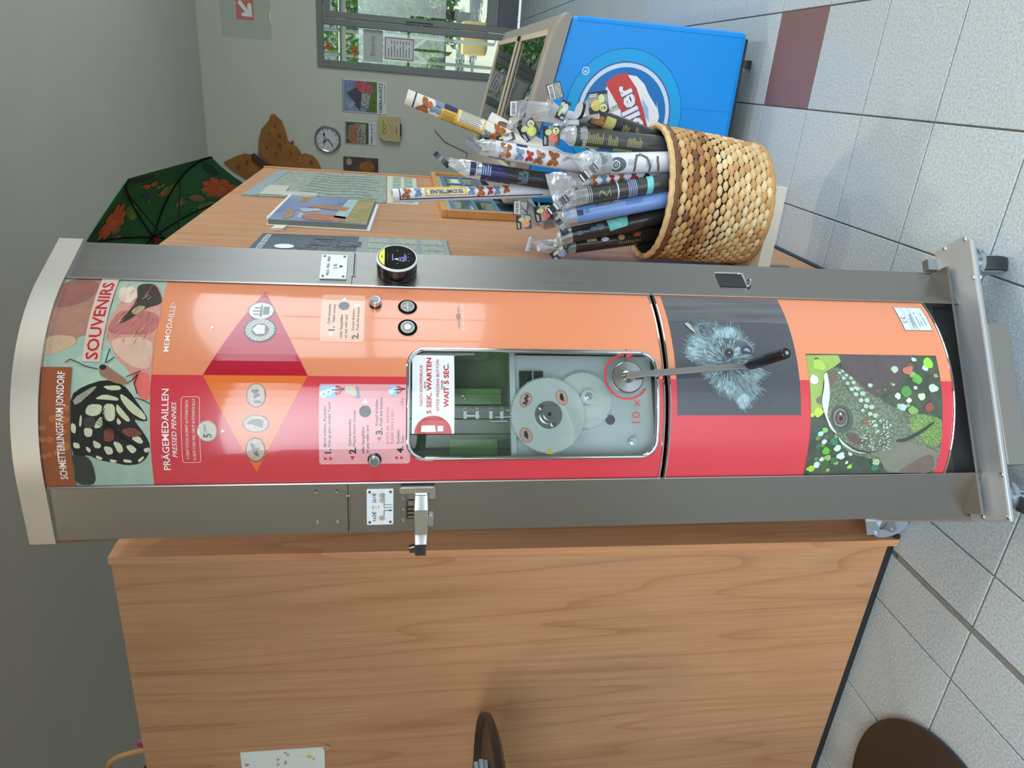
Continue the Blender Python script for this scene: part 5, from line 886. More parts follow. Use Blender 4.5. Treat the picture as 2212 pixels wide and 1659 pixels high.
# ------------------------------------------------------------------ the souvenir coin machine
MX, MY, MYAW, MLEAN = -.5076, 1.1948, .5962, -.0089
CC, WF, AL, SAG = .177, .0988, .545, .0536
RR = (CC*CC+SAG*SAG)/(2*SAG); V0 = RR-SAG; HA = RR*math.asin(CC/RR)
mc = empty('souvenir_coin_machine', (MX, MY, 0), (0, MLEAN, MYAW)); tag(mc, 'tall stainless souvenir coin press with curved red and orange front and hand crank', 'vending machine')
def DM(s, z, o): a = s/RR; return ((RR+o)*math.sin(a), -((RR+o)*math.cos(a)-V0), z)
def FLG(side):
    def f(t, z, o):
        a = side*t; return (side*(CC+a*math.cos(AL))+side*math.sin(AL)*o, a*math.sin(AL)-math.cos(AL)*o, z)
    return f
FL_, FR_ = FLG(-1), FLG(1)
def steel(name, col=(158,154,150), rough=.30, stretch=(1,1,.02)):
    m = mat(name, col, rough, metal=1.0); nt = m.node_tree; N = nt.nodes.new; Lk = nt.links.new; p = nt.nodes['Principled BSDF']
    tc = N('ShaderNodeTexCoord'); mp = N('ShaderNodeMapping'); mp.inputs['Scale'].default_value = stretch; Lk(tc.outputs['Object'], mp.inputs[0])
    n = N('ShaderNodeTexNoise'); n.inputs['Scale'].default_value = 380; n.inputs['Detail'].default_value = 3; Lk(mp.outputs[0], n.inputs['Vector'])
    mr = N('ShaderNodeMapRange'); mr.inputs['To Min'].default_value = rough-.04; mr.inputs['To Max'].default_value = rough+.06; Lk(n.outputs[0], mr.inputs[0]); Lk(mr.outputs[0], p.inputs['Roughness'])
    pass
    return m
SS = steel('brushed_stainless'); SSH = steel('brushed_stainless_cap', (214,208,200), .42, (.02,.02,1)); CHR = mat('polished_chrome', (220,222,224), .06, metal=1); SSB = steel('base_plate_steel', (176,180,184), .42, (.03,1,1)); SSB.node_tree.nodes['Principled BSDF'].inputs['Metallic'].default_value = .5
DKI = mat('dark_interior', (34,38,36), .6)
ZT, ZB0 = 1.859, .14
oL = (-CC-WF*math.cos(AL), -WF*math.sin(AL)); UO, VO = -oL[0], oL[1]
def sheet(name, plan, z0, z1, m, parent=mc, th=.003, smooth=False):
    bm = B(); lo = [bm.verts.new((u, -v, z0)) for u, v in plan]; hi = [bm.verts.new((u, -v, z1)) for u, v in plan]
    for k in range(len(plan)-1): bm.faces.new((lo[k], lo[k+1], hi[k+1], hi[k]))
    o = obj(name, bm, m, parent, smooth=smooth, recalc=False); s = o.modifiers.new('solid', 'SOLIDIFY'); s.thickness = th; s.offset = 0; return o
VBK = -.40
for sd in (-1, 1):
    plan = [(sd*CC, -.02), (sd*CC, 0), (sd*UO, VO), (sd*UO, VBK)]
    if sd < 0: plan = plan[::-1]
    sheet('upper_side_panel', plan, 1.3805, ZT, SS); sheet('lower_side_panel', plan, ZB0-.012, 1.3795, SS)
box('back_panel', (-UO, .396, ZB0), (UO, .40, ZT), SS, mc); box('floor_pan', (-UO+.003, .0, ZB0), (UO-.003, .396, ZB0+.006), SS, mc)
box('inner_back', (-UO+.004, .10, .80), (UO-.004, .106, 1.36), mat('green_grey_interior', (128,150,108), .35, col2=(84,100,80), vs=5), mc)
box('inner_floor', (-.155, .001, .806), (.09, .10, .812), DKI, mc); box('inner_roof', (-.155, .001, 1.30), (.09, .10, 1.306), DKI, mc)
for xs_ in (-.158, .09): box('inner_side', (xs_, .0, .812), (xs_+.004, .10, 1.30), mat('inner_side_grey', (70,76,72), .4, metal=.4), mc)
# cap
N_ = 32
def capplan(g):
    arc = [DM(-HA+2*HA*k/N_, 0, g) for k in range(N_+1)]
    return [(-UO-g, .40+g), (-UO-g, -VO-g*.3)]+[(x, y) for x, y, z in arc]+[(UO+g, -VO-g*.3), (UO+g, .40+g)]
bm = B(); b_prism(bm, capplan(.007), lambda a,b:(a,b,ZT-.003), lambda a,b:(a,b,ZT+.037)); obj('top_cap', bm, SSH, mc, smooth=True)
# doors
WS0, WS1, WZ0, WZ1 = -.1432, .0493, .828, 1.278
PRED = mat('print_red', (206,58,72), .14, coat=.7, spec=.5); PORG = mat('print_orange', (222,138,100), .14, coat=.7, spec=.5)
def door_sheet(name, z0, z1, hole=None):
    bm = B(); xs = [-HA+2*HA*k/24 for k in range(25)]+[0.0]; outer = rect(-HA, z0, HA, z1)
    if hole:
        ov = [bm.verts.new((a, b, 0)) for a, b in outer]; hv = [bm.verts.new((a, b, 0)) for a, b in hole]; es = []
        for L_ in (ov, hv): es += [bm.edges.new((L_[k], L_[(k+1)%len(L_)])) for k in range(len(L_))]
        bmesh.ops.triangle_fill(bm, use_beauty=True, use_dissolve=False, edges=es)
    else: bm.faces.new([bm.verts.new((a, b, 0)) for a, b in outer])
    for x in xs: bmesh.ops.bisect_plane(bm, geom=bm.verts[:]+bm.edges[:]+bm.faces[:], plane_co=(x,0,0), plane_no=(1,0,0), dist=1e-7)
    for f in bm.faces:
        f.material_index = 1 if f.calc_center_median().x > 0 else 0
        if f.normal.z < 0: f.normal_flip()
        f.smooth = True
    dup_ = bmesh.ops.duplicate(bm, geom=bm.faces[:]); inner = {v for v in dup_['geom'] if isinstance(v, bmesh.types.BMVert)}
    for f in dup_['geom']:
        if isinstance(f, bmesh.types.BMFace): f.normal_flip()
    for v in bm.verts: v.co = Vector(DM(v.co.x, v.co.y, -.003 if v in inner else 0))
    me = bpy.data.meshes.new(name); bm.to_mesh(me); bm.free(); me.materials.append(PRED); me.materials.append(PORG)
    return link(name, me, mc)
UD = door_sheet('upper_door', .8135, ZT-.003, rrect(WS0, WZ0, WS1, WZ1, .03, 6)); LD_ = door_sheet('lower_door', .2165, .806)
CUT = .0125
def prt(name, polys, off, m, par=UD, fm=DM): return decal(name, polys, fm, off, m, par, cut=CUT)
def gl(name, col, **k): return mat(name, col, .14, coat=.7, spec=.5, **k)
def gcol(c): return gl('print_%d_%d_%d' % c, c, var=.10, vs=34)
# edge trims
for sd in (-1, 1):
    bm = B(); b_tube(bm, [DM(sd*(HA-.0005), z, .0025) for z in (.2165, .5, .806)], .0022, 6); obj('door_edge', bm, SS, LD_, smooth=True)
    bm = B(); b_tube(bm, [DM(sd*(HA-.0005), z, .0025) for z in (.8135, 1.2, ZT-.004)], .0022, 6); obj('door_edge', bm, SS, UD, smooth=True)
for z, par in ((.8155, UD), (.8045, LD_), (.2185, LD_)):
    bm = B(); b_tube(bm, [DM(-HA+2*HA*k/24, z, .0008) for k in range(25)], .0021, 8); obj('door_edge', bm, CHR, par, smooth=True)
# window rim and glass
rp_ = rrect(WS0, WZ0, WS1, WZ1, .03, 6); dense = []
for (a, b), (c, d) in zip(rp_, rp_[1:]+rp_[:1]):
    n = max(1, int(abs(c-a)/.012)); dense += [(a+(c-a)*k/n, b+(d-b)*k/n) for k in range(n)]
bm = B(); b_tube(bm, [DM(a, b, .001) for a, b in dense], .0042, 10, closed=True); obj('window_rim', bm, CHR, UD, smooth=True)
pg = decal('window_pane', [rrect(WS0, WZ0, WS1, WZ1, .03, 6)], DM, -.001, glassmat('machine_glass', (236,244,240), .07), UD, cut=CUT)
for f in pg.data.polygons: f.use_smooth = True
def smooth_loop(pts, n=1):
    for _ in range(n):
        out = []
        for (a, b), (c, d) in zip(pts, pts[1:]+pts[:1]): out += [(a*.78+c*.22, b*.78+d*.22), (a*.22+c*.78, b*.22+d*.78)]
        pts = out
    return pts
# ---- photo at the top
MISTG = gl('photo_mist_green', (134,160,146), col2=(176,196,180), vs=9)
prt('photo_background', [rect(-HA, 1.693, HA, ZT-.004)], .0002, MISTG)
lay = .0004
for k, (c, pts) in enumerate(PH_BUTTERFLY): prt('photo_shape', [smooth_loop(pts, 2 if k < 12 else 1)], lay+.00004*k, gcol(tuple(c)))
for l in PH_LINES: prt('photo_antenna', stroke(l, .0014), .0022, gcol((44,42,42)))
rv = random.Random(31); vein = [[], []]
for q in range(46):
    x, z = rv.uniform(.055,.178), rv.uniform(1.699,1.765); a_ = rv.uniform(.2,1.1); l_ = rv.uniform(.006,.016)
    vein[q % 2] += stroke([(x, z), (x-l_*math.cos(a_), z+l_*math.sin(a_)*.7)], .0008)
prt('photo_petal_veins', vein[0], .0021, gl('petal_light', (222,186,172))); prt('photo_petal_veins', vein[1], .0021, gl('petal_dark', (176,104,100)))
prt('photo_wing_veins', [p for k in range(7) for p in stroke([(-.055-.004*k, 1.760+.002*k), (-.075-.009*k, 1.772-.012*k)], .0009)], .0021, gcol((38,36,34)))
prt('title_band', [rect(-HA, 1.812, .0105, ZT-.004)], .0024, gl('band_brown', (150,82,52), var=.06, vs=10))
prt('band_dots', [circ(s, z, r, 12, r*1.1) for s, z, r in PH_DOTS], .0026, gl('band_dot', (176,104,62)))
prt('souvenirs_band', [rect(.0200, 1.7712, .1855, 1.7984)], .0024, gl('band_pale', (214,186,176)))
WHT = gl('lettering_white', (240,236,232)); BLK = gl('lettering_black', (28,28,28)); RDL = gl('lettering_red', (190,44,44))
text('lettering', [('SCHMETTERLINGSFARM JONSDORF', -.1716, 1.8212, .0112, .0036, .012)], DM, .003, WHT, UD)
text('lettering', [('SOUVENIRS', .0238, 1.7758, .0185, .1755, .012)], DM, .003, RDL, UD)
text('lettering', [('MEMODAILLE', .0390, 1.6694, .0088, .1290, .004), ('®', .1300, 1.6725, .005, .1345)], DM, .0006, WHT, UD)
text('lettering', [('PRÄGEMEDAILLEN', -.1588, 1.6648, .0108, -.0233, .010), ('PRESSED PENNIES', -.1369, 1.6528, .0075, -.0444, .006, .25)], DM, .0006, WHT, UD)
text('small_lettering', [('5 CENT-STÜCK KOMMT AUTOMATISCH', -.1400, 1.6345, .0045, -.0420), ('5-CENT-COIN WILL DROP AUTOMATICALLY', -.1420, 1.6240, .0045, -.0390)], DM, .0006, WHT, UD)
rb_ = rrect(-.146, 1.6168, -.0361, 1.645, .004, 4); prt('box_outline', stroke(rb_+rb_[:1], .0007), .0006, WHT)
# diamond
prt('diamond_red', [[(0,1.6135),(.1659,1.5274),(0,1.4458)]], .0003, gl('print_deep_red', (178,22,48))); prt('diamond_orange', [[(0,1.6135),(0,1.4458),(-.1642,1.5291)]], .0003, gl('print_diamond_orange', (224,112,48)))
SIL = gl('coin_silver', (168,166,160), var=.12, vs=160); SILD = gl('coin_shade', (92,90,86), var=.2, vs=160); SILL = gl('coin_light', (206,202,194), var=.08, vs=160); COP = gl('coin_copper', (186,158,140), var=.15, vs=120)
def coin(name, cx, cz, rx, rz, m, rim, art, par=UD):
    c = prt(name, [circ(cx, cz, rx, 24, rz)], .0007, rim, par); prt('coin_field', [circ(cx, cz, rx*.9, 24, rz*.9)], .0010, m, c)
    if art: prt('coin_relief', art, .0013, SILD, c)
    return c
c5 = coin('five_cent_coin', -.0924, 1.6048, .0178, .0162, SILL, COP, None); text('coin_lettering', [('5', -.1035, 1.5985, .013, -.0965, .02), ('CENT', -.0935, 1.6065, .004, -.0815)], DM, .0015, SILD, c5)
prt('arrow', [[(-.0955,1.583),(-.0893,1.583),(-.0924,1.577)], [(.0815,1.6075),(.0885,1.6075),(.085,1.602)]], .0006, WHT)
coin('printed_coin', .1209, 1.5294, .0195, .0225, SILL, SILD, [circ(.1209,1.5294,.014,14,.002), rect(.112,1.532,.114,1.542), rect(.119,1.532,.121,1.543), rect(.126,1.532,.128,1.541), rect(.113,1.516,.130,1.526)])
c_ = coin('printed_coin', .0819, 1.5278, .0238, .0268, SIL, gl('coin_black', (52,52,54)), [circ(.0819,1.5278,.0125,14,.0145)]); prt('coin_portrait', [[(.074,1.520),(.090,1.520),(.092,1.532),(.082,1.541),(.073,1.533)]], .0017, SILL, c_)
prt('coin_edge_letters', [p for k in range(22) for p in stroke([(.0819+.0185*math.cos(k*.2856), 1.5278+.0208*math.sin(k*.2856)), (.0819+.0208*math.cos(k*.2856+.07), 1.5278+.0232*math.sin(k*.2856+.07))], .0016)], .0017, SILL, c_)
coin('pressed_penny', -.0333, 1.5281, .0205, .0158, COP, SILD, wings(-.030,1.5285,.008,.3)[0]+[circ(-.044,1.526,.0025,8,.006)])
coin('pressed_penny', -.0803, 1.5281, .0150, .0215, COP, SILD, [[(-.088,1.518),(-.076,1.516),(-.072,1.524),(-.074,1.536),(-.080,1.543),(-.082,1.534),(-.084,1.526)]])
coin('pressed_penny', -.1249, 1.5297, .0215, .0160, COP, SILD, [[(-.137,1.524),(-.126,1.527),(-.113,1.534),(-.114,1.538),(-.124,1.535),(-.132,1.533)], [(-.126,1.527),(-.122,1.522),(-.120,1.524),(-.123,1.529)]])
# instruction panel, left
PNK = gl('panel_pink', (226,160,168)); PNO = gl('panel_peach', (228,172,144))
IL = prt('instruction_panel', [rrect(-.152, 1.2740, -.0135, 1.4268, .005, 4)], .0005, PNK)
text('lettering', [('1.', -.1322,1.4074,.0104,-.1245,.035), ('Motiv wählen. Kurbeln!', -.1208,1.4150,.0047,-.0510,.008), ('Pick up your medal. Turn!', -.1204,1.4076,.0047,-.0448,.008), ('2.', -.1335,1.3660,.0112,-.1215,.035), ('Geld einwerfen', -.1197,1.3738,.0047,-.0730,.008), ('Please insert money', -.1198,1.3664,.0047,-.0581,.008),
 ('oder bargeldlos', -.1332,1.3518,.0047,-.0857,.012), ('or pay with card', -.1328,1.3442,.0047,-.0839,.012), ('3.', -.1001,1.3215,.0110,-.0880,.035), ('Knopf drücken', -.0844,1.3292,.0047,-.0400,.008), ('Push the button', -.0845,1.3217,.0047,-.0364,.008), ('4.', -.1324,1.2858,.0110,-.1200,.035), ('Kurbeln', -.1156,1.2926,.0047,-.0919,.008), ('Turn', -.1157,1.2850,.0047,-.1021,.008)], DM, .0008, BLK, IL)
text('red_lettering', [('BITTE 5 SEK. WARTEN!', -.1160,1.3102,.0045,-.0522), ('PLEASE WAIT 5 SEC.!', -.1160,1.3026,.0045,-.0558), ('~10x', -.0563,1.2859,.0052,-.0367)], DM, .0008, RDL, IL)
prt('red_arrow', [[(-.1448,1.4185),(-.1385,1.4185),(-.1416,1.4125)], [(-.1448,1.4100),(-.1385,1.4100),(-.1416,1.4040)], [(-.1375,1.3755),(-.1375,1.3678),(-.1445,1.3716)], [(-.1045,1.3305),(-.1045,1.3228),(-.1115,1.3266)], [(-.1442,1.2990),(-.1380,1.2990),(-.1411,1.2932)], [(-.1442,1.2905),(-.1380,1.2905),(-.1411,1.2848)]], .0008, RDL, IL)
prt('white_arrow', [[(-.0462,1.3550),(-.0462,1.3455),(-.0375,1.3505)]], .0008, WHT, IL)
prt('coin_slot_dot', [circ(-.0598,1.3504,.0100,24)], .0008, BLK, IL)
ICB = gl('icon_blue', (150,190,226)); ICL = gl('icon_pale', (206,226,240)); ICG = gl('icon_skin', (206,196,176)); ICS = gl('icon_steel', (130,146,172))
for q_ in (rect(-.0375,1.3985,-.0165,1.4245), rect(-.0335,1.2960,-.0160,1.3105)): prt('icon_plate', [q_], .0008, ICB, IL)
for q_ in ([circ(-.0310,1.4195,.0066,16), circ(-.0270,1.4115,.0055,16), circ(-.0235,1.4045,.0045,14)], [circ(-.0262,1.3070,.0045,14), circ(-.0228,1.3015,.0038,12)]): prt('icon_gear', q_, .0010, ICL, IL)
prt('icon_axle', [circ(-.0310,1.4190,.0012,8), circ(-.0272,1.4115,.0012,8), circ(-.0236,1.4045,.0013,8)]+stroke([(-.0236,1.4045),(-.0232,1.3920)],.0016)+stroke([(-.0232,1.3920),(-.0215,1.3860)],.0026), .0012, BLK, IL)
prt('icon_axle', stroke([(-.0228,1.3015),(-.0222,1.2905)],.0016)+stroke([(-.0222,1.2905),(-.0210,1.2845)],.0024), .0012, BLK, IL)
prt('icon_turn_arrow', ringpoly(-.0240,1.3975,.0052,.0074,PI*1.0,PI*2.1,14)+[[(-.0325,1.3985),(-.0275,1.4015),(-.0275,1.3965)]], .0014, RDL, IL)
prt('icon_turn_arrow', ringpoly(-.0230,1.2955,.0045,.0064,PI*1.0,PI*2.1,14)+[[(-.0305,1.2965),(-.0260,1.2990),(-.0262,1.2945)]], .0014, RDL, IL)
prt('icon_hand', [[(-.0345,1.3700),(-.0330,1.3660),(-.0270,1.3640),(-.0180,1.3690),(-.0160,1.3790),(-.0190,1.3840),(-.0265,1.3835),(-.0320,1.3780)]], .0008, ICG, IL)
prt('icon_slot', [[(-.0370,1.3690),(-.0372,1.3600),(-.0345,1.3590),(-.0180,1.3620),(-.0170,1.3665),(-.0340,1.3640)]], .0010, ICS, IL)
# instruction panel, right
IR = prt('instruction_panel', [rrect(.0612, 1.3545, .1632, 1.4290, .005, 4)], .0005, PNO)
text('lettering', [('1.', .0830,1.4050,.0104,.0915,.035), ('Geld einwerfen', .0965,1.4130,.0047,.1400,.008), ('Insert money', .1010,1.4050,.0047,.1400,.008), ('oder bargeldlos', .0690,1.3915,.0047,.1165,.012), ('or pay with card', .0690,1.3835,.0047,.1165,.012), ('2.', .0675,1.3640,.0110,.0795,.035), ('Knopf drücken', .0850,1.3715,.0047,.1290,.008), ('Push the button', .0850,1.3635,.0047,.1330,.008)], DM, .0008, BLK, IR)
prt('white_arrow', [[(.0705,1.4110),(.0800,1.4165),(.0800,1.4055)], [(.1490,1.3950),(.1490,1.3860),(.1575,1.3905)], [(.1325,1.3730),(.1425,1.3730),(.1378,1.3600)]], .0008, WHT, IR)
prt('coin_slot_dot', [circ(.1365,1.3905,.0095,24)], .0008, BLK, IR)
# push buttons
def along(s, z, o0, o1): return DM(s, z, o0), DM(s, z, o1)
for s, z in ((-.1437, 1.3345), (.1420, 1.3360)):
    bt = prt('push_button', [circ(s, z, .0118, 24)], .0014, BLK)
    p0, p1 = along(s, z, .0012, .014); bm = B(); b_cyl(bm, p0, p1, .0095, seg=28); obj('button_collar', bm, CHR, bt, smooth=True, bevel=.0012)
    p0, p1 = along(s, z, .0141, .0152); bm = B(); b_cyl(bm, p0, p1, .0066, seg=24); obj('button_face', bm, mat('button_grey', (120,120,122), .3, metal=.8), bt, smooth=True)
# coins shown behind round holes
for s, fr in ((.0921, False), (.1375, True)):
    h_ = prt('medal_window', [circ(s, 1.2792, .0182, 32)], .0007, gl('hole_edge', (236,170,140))); prt('medal_recess', [circ(s, 1.2792, .0172, 32)], .0009, mat('recess_matte', (18,18,18), .8, spec=.1), h_)
    p0, p1 = along(s, 1.2792, .0009, .0030); bm = B(); b_cyl(bm, p0, p1, .0128, seg=32); obj('medal', bm, mat('medal_grey', (120,118,116), .35, metal=.6), h_, smooth=True, bevel=.0006)
    prt('medal_relief', ringpoly(s, 1.2792, .0108, .0118, n=24)+(stroke([(s-.005,1.274),(s,1.286),(s+.005,1.274)],.0014)+[rect(s-.008,1.2785,s+.008,1.2800)] if fr else [circ(s, 1.2792, .006, 12)]), .0033, mat('medal_light', (176,172,166), .35, metal=.6), h_)
text('small_lettering', [('Vorderseite', .0800,1.2545,.0045,.1040), ('Front', .0880,1.2475,.0045,.0990), ('Rückseite', .1270,1.2545,.0045,.1470), ('Back', .1330,1.2475,.0045,.1420)], DM, .0006, gl('lettering_faint', (240,206,190)), UD)
text('maker_lettering', [('euros', .0925,1.1860,.0062,.1130,.015), ('ope', .1245,1.1860,.0062,.1415,.015)], DM, .0006, gl('lettering_grey', (150,140,140)), UD); prt('maker_rings', ringpoly(.1165,1.1885,.0022,.0036,n=16)+ringpoly(.1215,1.1885,.0022,.0036,n=16), .0006, gl('lettering_plum', (74,40,60)))
text('phone_lettering', [('Tel. +49 (0)202 2513 12-0', .0870,1.1785,.0038,.1460)], DM, .0006, WHT, UD)
# ring arrow and 10 x on the glass
prt('turn_arrow', ringpoly(.0035,.8860,.0385,.0425,-PI*.72-.35,-PI*.72-.36-PI*1.05+.0,30) if False else ringpoly(.0035,.8860,.0385,.0425,PI*.02,PI*1.32,32)+[[(.0350,.8850),(.0560,.8850),(.0450,.8690)]], .0030, RDL)
text('red_lettering', [('10 x', -.0810,.8620,.0165,-.0373)], DM, .0012, RDL, UD)
# paper behind the glass
pp = decal('warning_paper', [rect(-.0988,1.1984,.0390,1.2714)], DM, .0003, gl('paper_gloss', (226,228,234)), UD, cut=CUT)
text('lettering', [('NACH KNOPFDRUCK', -.0500,1.2535,.0052,.0215,.012), ('5 SEK. WARTEN', -.0640,1.2385,.0082,.0345,.03), ('AFTER PRESSING BUTTON', -.0600,1.2250,.0050,.0310,.012), ('WAIT 5 SEC.', -.0530,1.2085,.0088,.0240,.03)], DM, .0006, RDL, pp)
text('small_lettering', [('BITTE', -.0200,1.2480,.0028,-.0080,.02), ('PLEASE', -.0220,1.2190,.0028,-.0060,.02)], DM, .0006, BLK, pp)
prt('red_half_disc', [circ(-.0988,1.2350,.0315,24,.0325,-PI/2,PI/2)], .0006, RDL, pp)
prt('exclamation_mark', [[(-.0955,1.2560),(-.0840,1.2550),(-.0840,1.2320),(-.0955,1.2300)], rect(-.0945,1.2175,-.0850,1.2275)], .0009, WHT, pp)
# ---- mechanism
MET = mat('plate_grey', (204,211,216), .35, metal=.1, var=.04, vs=10); GER = mat('gear_steel', (216,220,222), .3, metal=.25); HUBM = steel('turned_steel', (190,190,190), .2, (1,1,1))
mech = empty('press_mechanism'); mech.parent = mc
bm = B(); b_box(bm, (-.048, .008, .955), (.204, .006, .276)); mechp = obj('mounting_plate', bm, MET, mc)
mech.parent = None; bpy.data.objects.remove(mech)
box('plate_ledge', (-.152, -.012, 1.084), (.056, .01, 1.094), MET, mechp)
def b_gear(bm, u, z, r, teeth, v0, v1, depth=.0028):
    P = []
    for k in range(teeth):
        a = 2*PI*k/teeth; da = 2*PI/teeth
        P += [(u+(r-depth)*math.cos(a), z+(r-depth)*math.sin(a)), (u+(r-depth)*math.cos(a+da*.4), z+(r-depth)*math.sin(a+da*.4)), (u+r*math.cos(a+da*.55), z+r*math.sin(a+da*.55)), (u+r*math.cos(a+da*.85), z+r*math.sin(a+da*.85))]
    c0 = bm.verts.new((u, -v0, z)); c1 = bm.verts.new((u, -v1, z)); A_ = [bm.verts.new((a, -v0, b)) for a, b in P]; B_ = [bm.verts.new((a, -v1, b)) for a, b in P]; n = len(P)
    for k in range(n): bm.faces.new((c0, A_[k], A_[(k+1)%n])); bm.faces.new((c1, B_[(k+1)%n], B_[k])); bm.faces.new((A_[k], A_[(k+1)%n], B_[(k+1)%n], B_[k]))
for nm, u, z, r, n, v0, v1 in (('large_gear', -.0620, 1.0258, .0705, 96, .013, .021), ('second_gear', -.0330, .9555, .0545, 76, .001, .010), ('pinion', -.0285, .9500, .0155, 20, .0105, .0215)):
    bm = B(); b_gear(bm, u, z, r, n, v0, v1); go = obj(nm, bm, GER, mechp)
    if nm == 'large_gear':
        lg_ = go
        for q0, q1, r_ in ((.021,.0225,.0255),(.0225,.028,.0165),(.028,.031,.0105)): bm = B(); b_cyl(bm, (u,-q0,z), (u,-q1,z), r_, seg=28); obj('hub_disc', bm, HUBM, go, smooth=True)
        bm = B(); b_cyl(bm, (u,-.0312,z), (u,-.0316,z), .0035, seg=16); obj('hub_hole', bm, DKI, go)
        for da in (.75, 3.6): bm = B(); b_cyl(bm, (u+.019*math.cos(da),-.0225,z+.019*math.sin(da)), (u+.019*math.cos(da),-.0262,z+.019*math.sin(da)), .0042, seg=14); obj('hub_screw', bm, CHR, go, smooth=True)
        gp_ = lambda a, b, o: (a, -.0211-o, b)
        PKS = mat('sticker_pink', (226,178,170), .5)
        for su, sz, rt_ in ((-.0345,1.0670,-.5),(-.0300,1.0000,.4),(-.0985,1.0680,.5)):
            el = [(su+.0155*math.cos(k*PI/9)*math.cos(rt_)-.0115*math.sin(k*PI/9)*math.sin(rt_), sz+.0155*math.cos(k*PI/9)*math.sin(rt_)+.0115*math.sin(k*PI/9)*math.cos(rt_)) for k in range(18)]
            stk = decal('motif_sticker', [el], gp_, .0003, PKS, go); decal('motif_ring', stroke([(su+(x-su)*.88, sz+(z_-sz)*.88) for x, z_ in el+el[:1]], .0006), gp_, .0006, mat('sticker_brown', (140,80,74), .5), stk)
            decal('motif', (wings(su-.004,sz,.006,rt_)[0]+wings(su+.005,sz-.002,.005,rt_)[0]) if su == -.0345 else [[(su-.008,sz-.003),(su-.002,sz+.004),(su+.007,sz+.003),(su+.008,sz-.001),(su,sz-.004)]], gp_, .0008, mat('motif_black', (40,34,34), .5), stk)
        decal('pointer_mark', [[(u-.071,1.0320),(u-.071,1.0190),(u-.058,1.0255)]], gp_, .0004, mat('pointer_yellow', (226,200,50), .5), go)
    elif nm == 'pinion':
        bm = B(); b_cyl(bm, (u,-.0215,z), (u,-.0265,z), .0075, seg=6); obj('hex_nut', bm, CHR, go); bm = B(); b_cyl(bm, (u,-.0265,z), (u,-.030,z), .0042, seg=14); obj('bolt_end', bm, CHR, go, smooth=True)
bm = B(); b_cyl(bm, (-.0690,-.0052,.9050), (-.0690,-.0058,.9050), .0092, seg=20); obj('plate_hole', bm, DKI, mechp)
bm = B(); b_cyl(bm, (-.1110,-.005,.8640), (-.1110,-.011,.8640), .0085, seg=6); b_cyl(bm, (-.1110,-.011,.8640), (-.1110,-.015,.8640), .005, seg=12); obj('corner_bolt', bm, CHR, mechp)
box('plate_slot', (-.028, -.0056, 1.030), (.022, -.005, 1.075), DKI, mechp); box('slot_block', (-.026, -.012, 1.031), (.0, -.0056, 1.062), MET, mechp)
bm = B(); b_cyl(bm, (.002,-.010,1.052), (.021,-.010,1.052), .0045, seg=12); obj('slot_spring', bm, CHR, mechp, smooth=True)
# coin feed above the plate
fd = box('feed_rail', (-.052, .0, 1.094), (-.047, .012, 1.215), CHR, mc)
for z in (1.105, 1.125, 1.15, 1.172): box('feed_bracket', (-.066, .0, z), (-.046, .008, z+.006), GER, fd)
for u, z0, z1 in ((-.070, 1.098, 1.128), (-.062, 1.094, 1.12), (-.060, 1.148, 1.172)): cyl('feed_pin', (u, .004, z0), (u, .004, z1), .003, CHR, fd, seg=12)
tube('feed_spring', [(-.022+.0035*math.cos(k*.9), .03, 1.165+.0016*k) for k in range(20)], .0008, CHR, fd, 5)
box('green_strip', (-.135, .05, 1.11), (-.098, .054, 1.20), mat('green_label', (104,150,84), .4), mc); box('green_strip', (-.03, .06, 1.10), (.0, .064, 1.20), MATS['green_label'], mc)
# ---- crank
HU, HZ = .0012, .8862
crk = empty('crank_handle', (HU, -.0536, HZ)); crk.parent = mc
QX = Matrix.Rotation(PI/2, 3, 'X')
bm = B(); b_lathe(bm, [(.0001,.0),(.0285,.0),(.0295,.002),(.0295,.009),(.0275,.0115),(.0120,.013),(.0095,.022),(.0075,.027),(.0001,.027)], 40, q=QX); obj('crank_hub', bm, HUBM, crk, smooth=True)
bm = B(); rot = Matrix.Rotation(-math.atan2(.0200, .2320), 3, 'Y'); b_box(bm, (.0100, -.0255, -.1130), (.0118, .008, .244), Matrix.Rotation(-math.atan2(.0200,.2320), 3, 'Y')); obj('crank_arm', bm, SS, crk, bevel=.0015)
bm = B(); b_cyl(bm, (.0205,-.030,-.2290), (.0205,-.128,-.2430), .0098, seg=28); hd = obj('hand_grip', bm, mat('grip_black', (18,18,20), .22), crk, smooth=True, bevel=.002)
bm = B(); b_cyl(bm, (.0205,-.1275,-.2430), (.0205,-.1288,-.24315), .0058, seg=20); obj('grip_recess', bm, DKI, hd)
bm = B(); b_cyl(bm, (.0205,-.124,-.2424), (.0205,-.1292,-.24325), .0032, seg=14); obj('grip_screw', bm, CHR, hd, smooth=True)
# ---- lower door photos
FUR = gl('photo_fur', (112,132,138), var=.28, vs=95, stretch=(1,1,1)); FURD = gl('photo_fur_dark', (78,88,96), var=.25, vs=95); FURL = gl('photo_fur_light', (146,172,182), var=.18, vs=95)
prt('photo_background', [rect(-.0668, .5445, .1835, .7905)], .0003, gl('photo_dark_grey', (70,72,80), var=.1, vs=7), LD_)
prt('photo_bark', [rect(.1180, .5450, .1834, .7900)], .0006, gl('photo_bark', (72,72,76), col2=(104,104,110), vs=60, stretch=(1,1,.06)), LD_)
for k, (c, pts) in enumerate(PH_MONKEY): prt('photo_shape', [smooth_loop(pts, 2)], (.0008 if isinstance(c, str) else .0018)+.00004*k, {'fur': FUR, 'furdark': FURD, 'furlight': FURL}.get(c) if isinstance(c, str) else gcol(tuple(c)), LD_)
rf = random.Random(11); hairs = []; hd_ = []
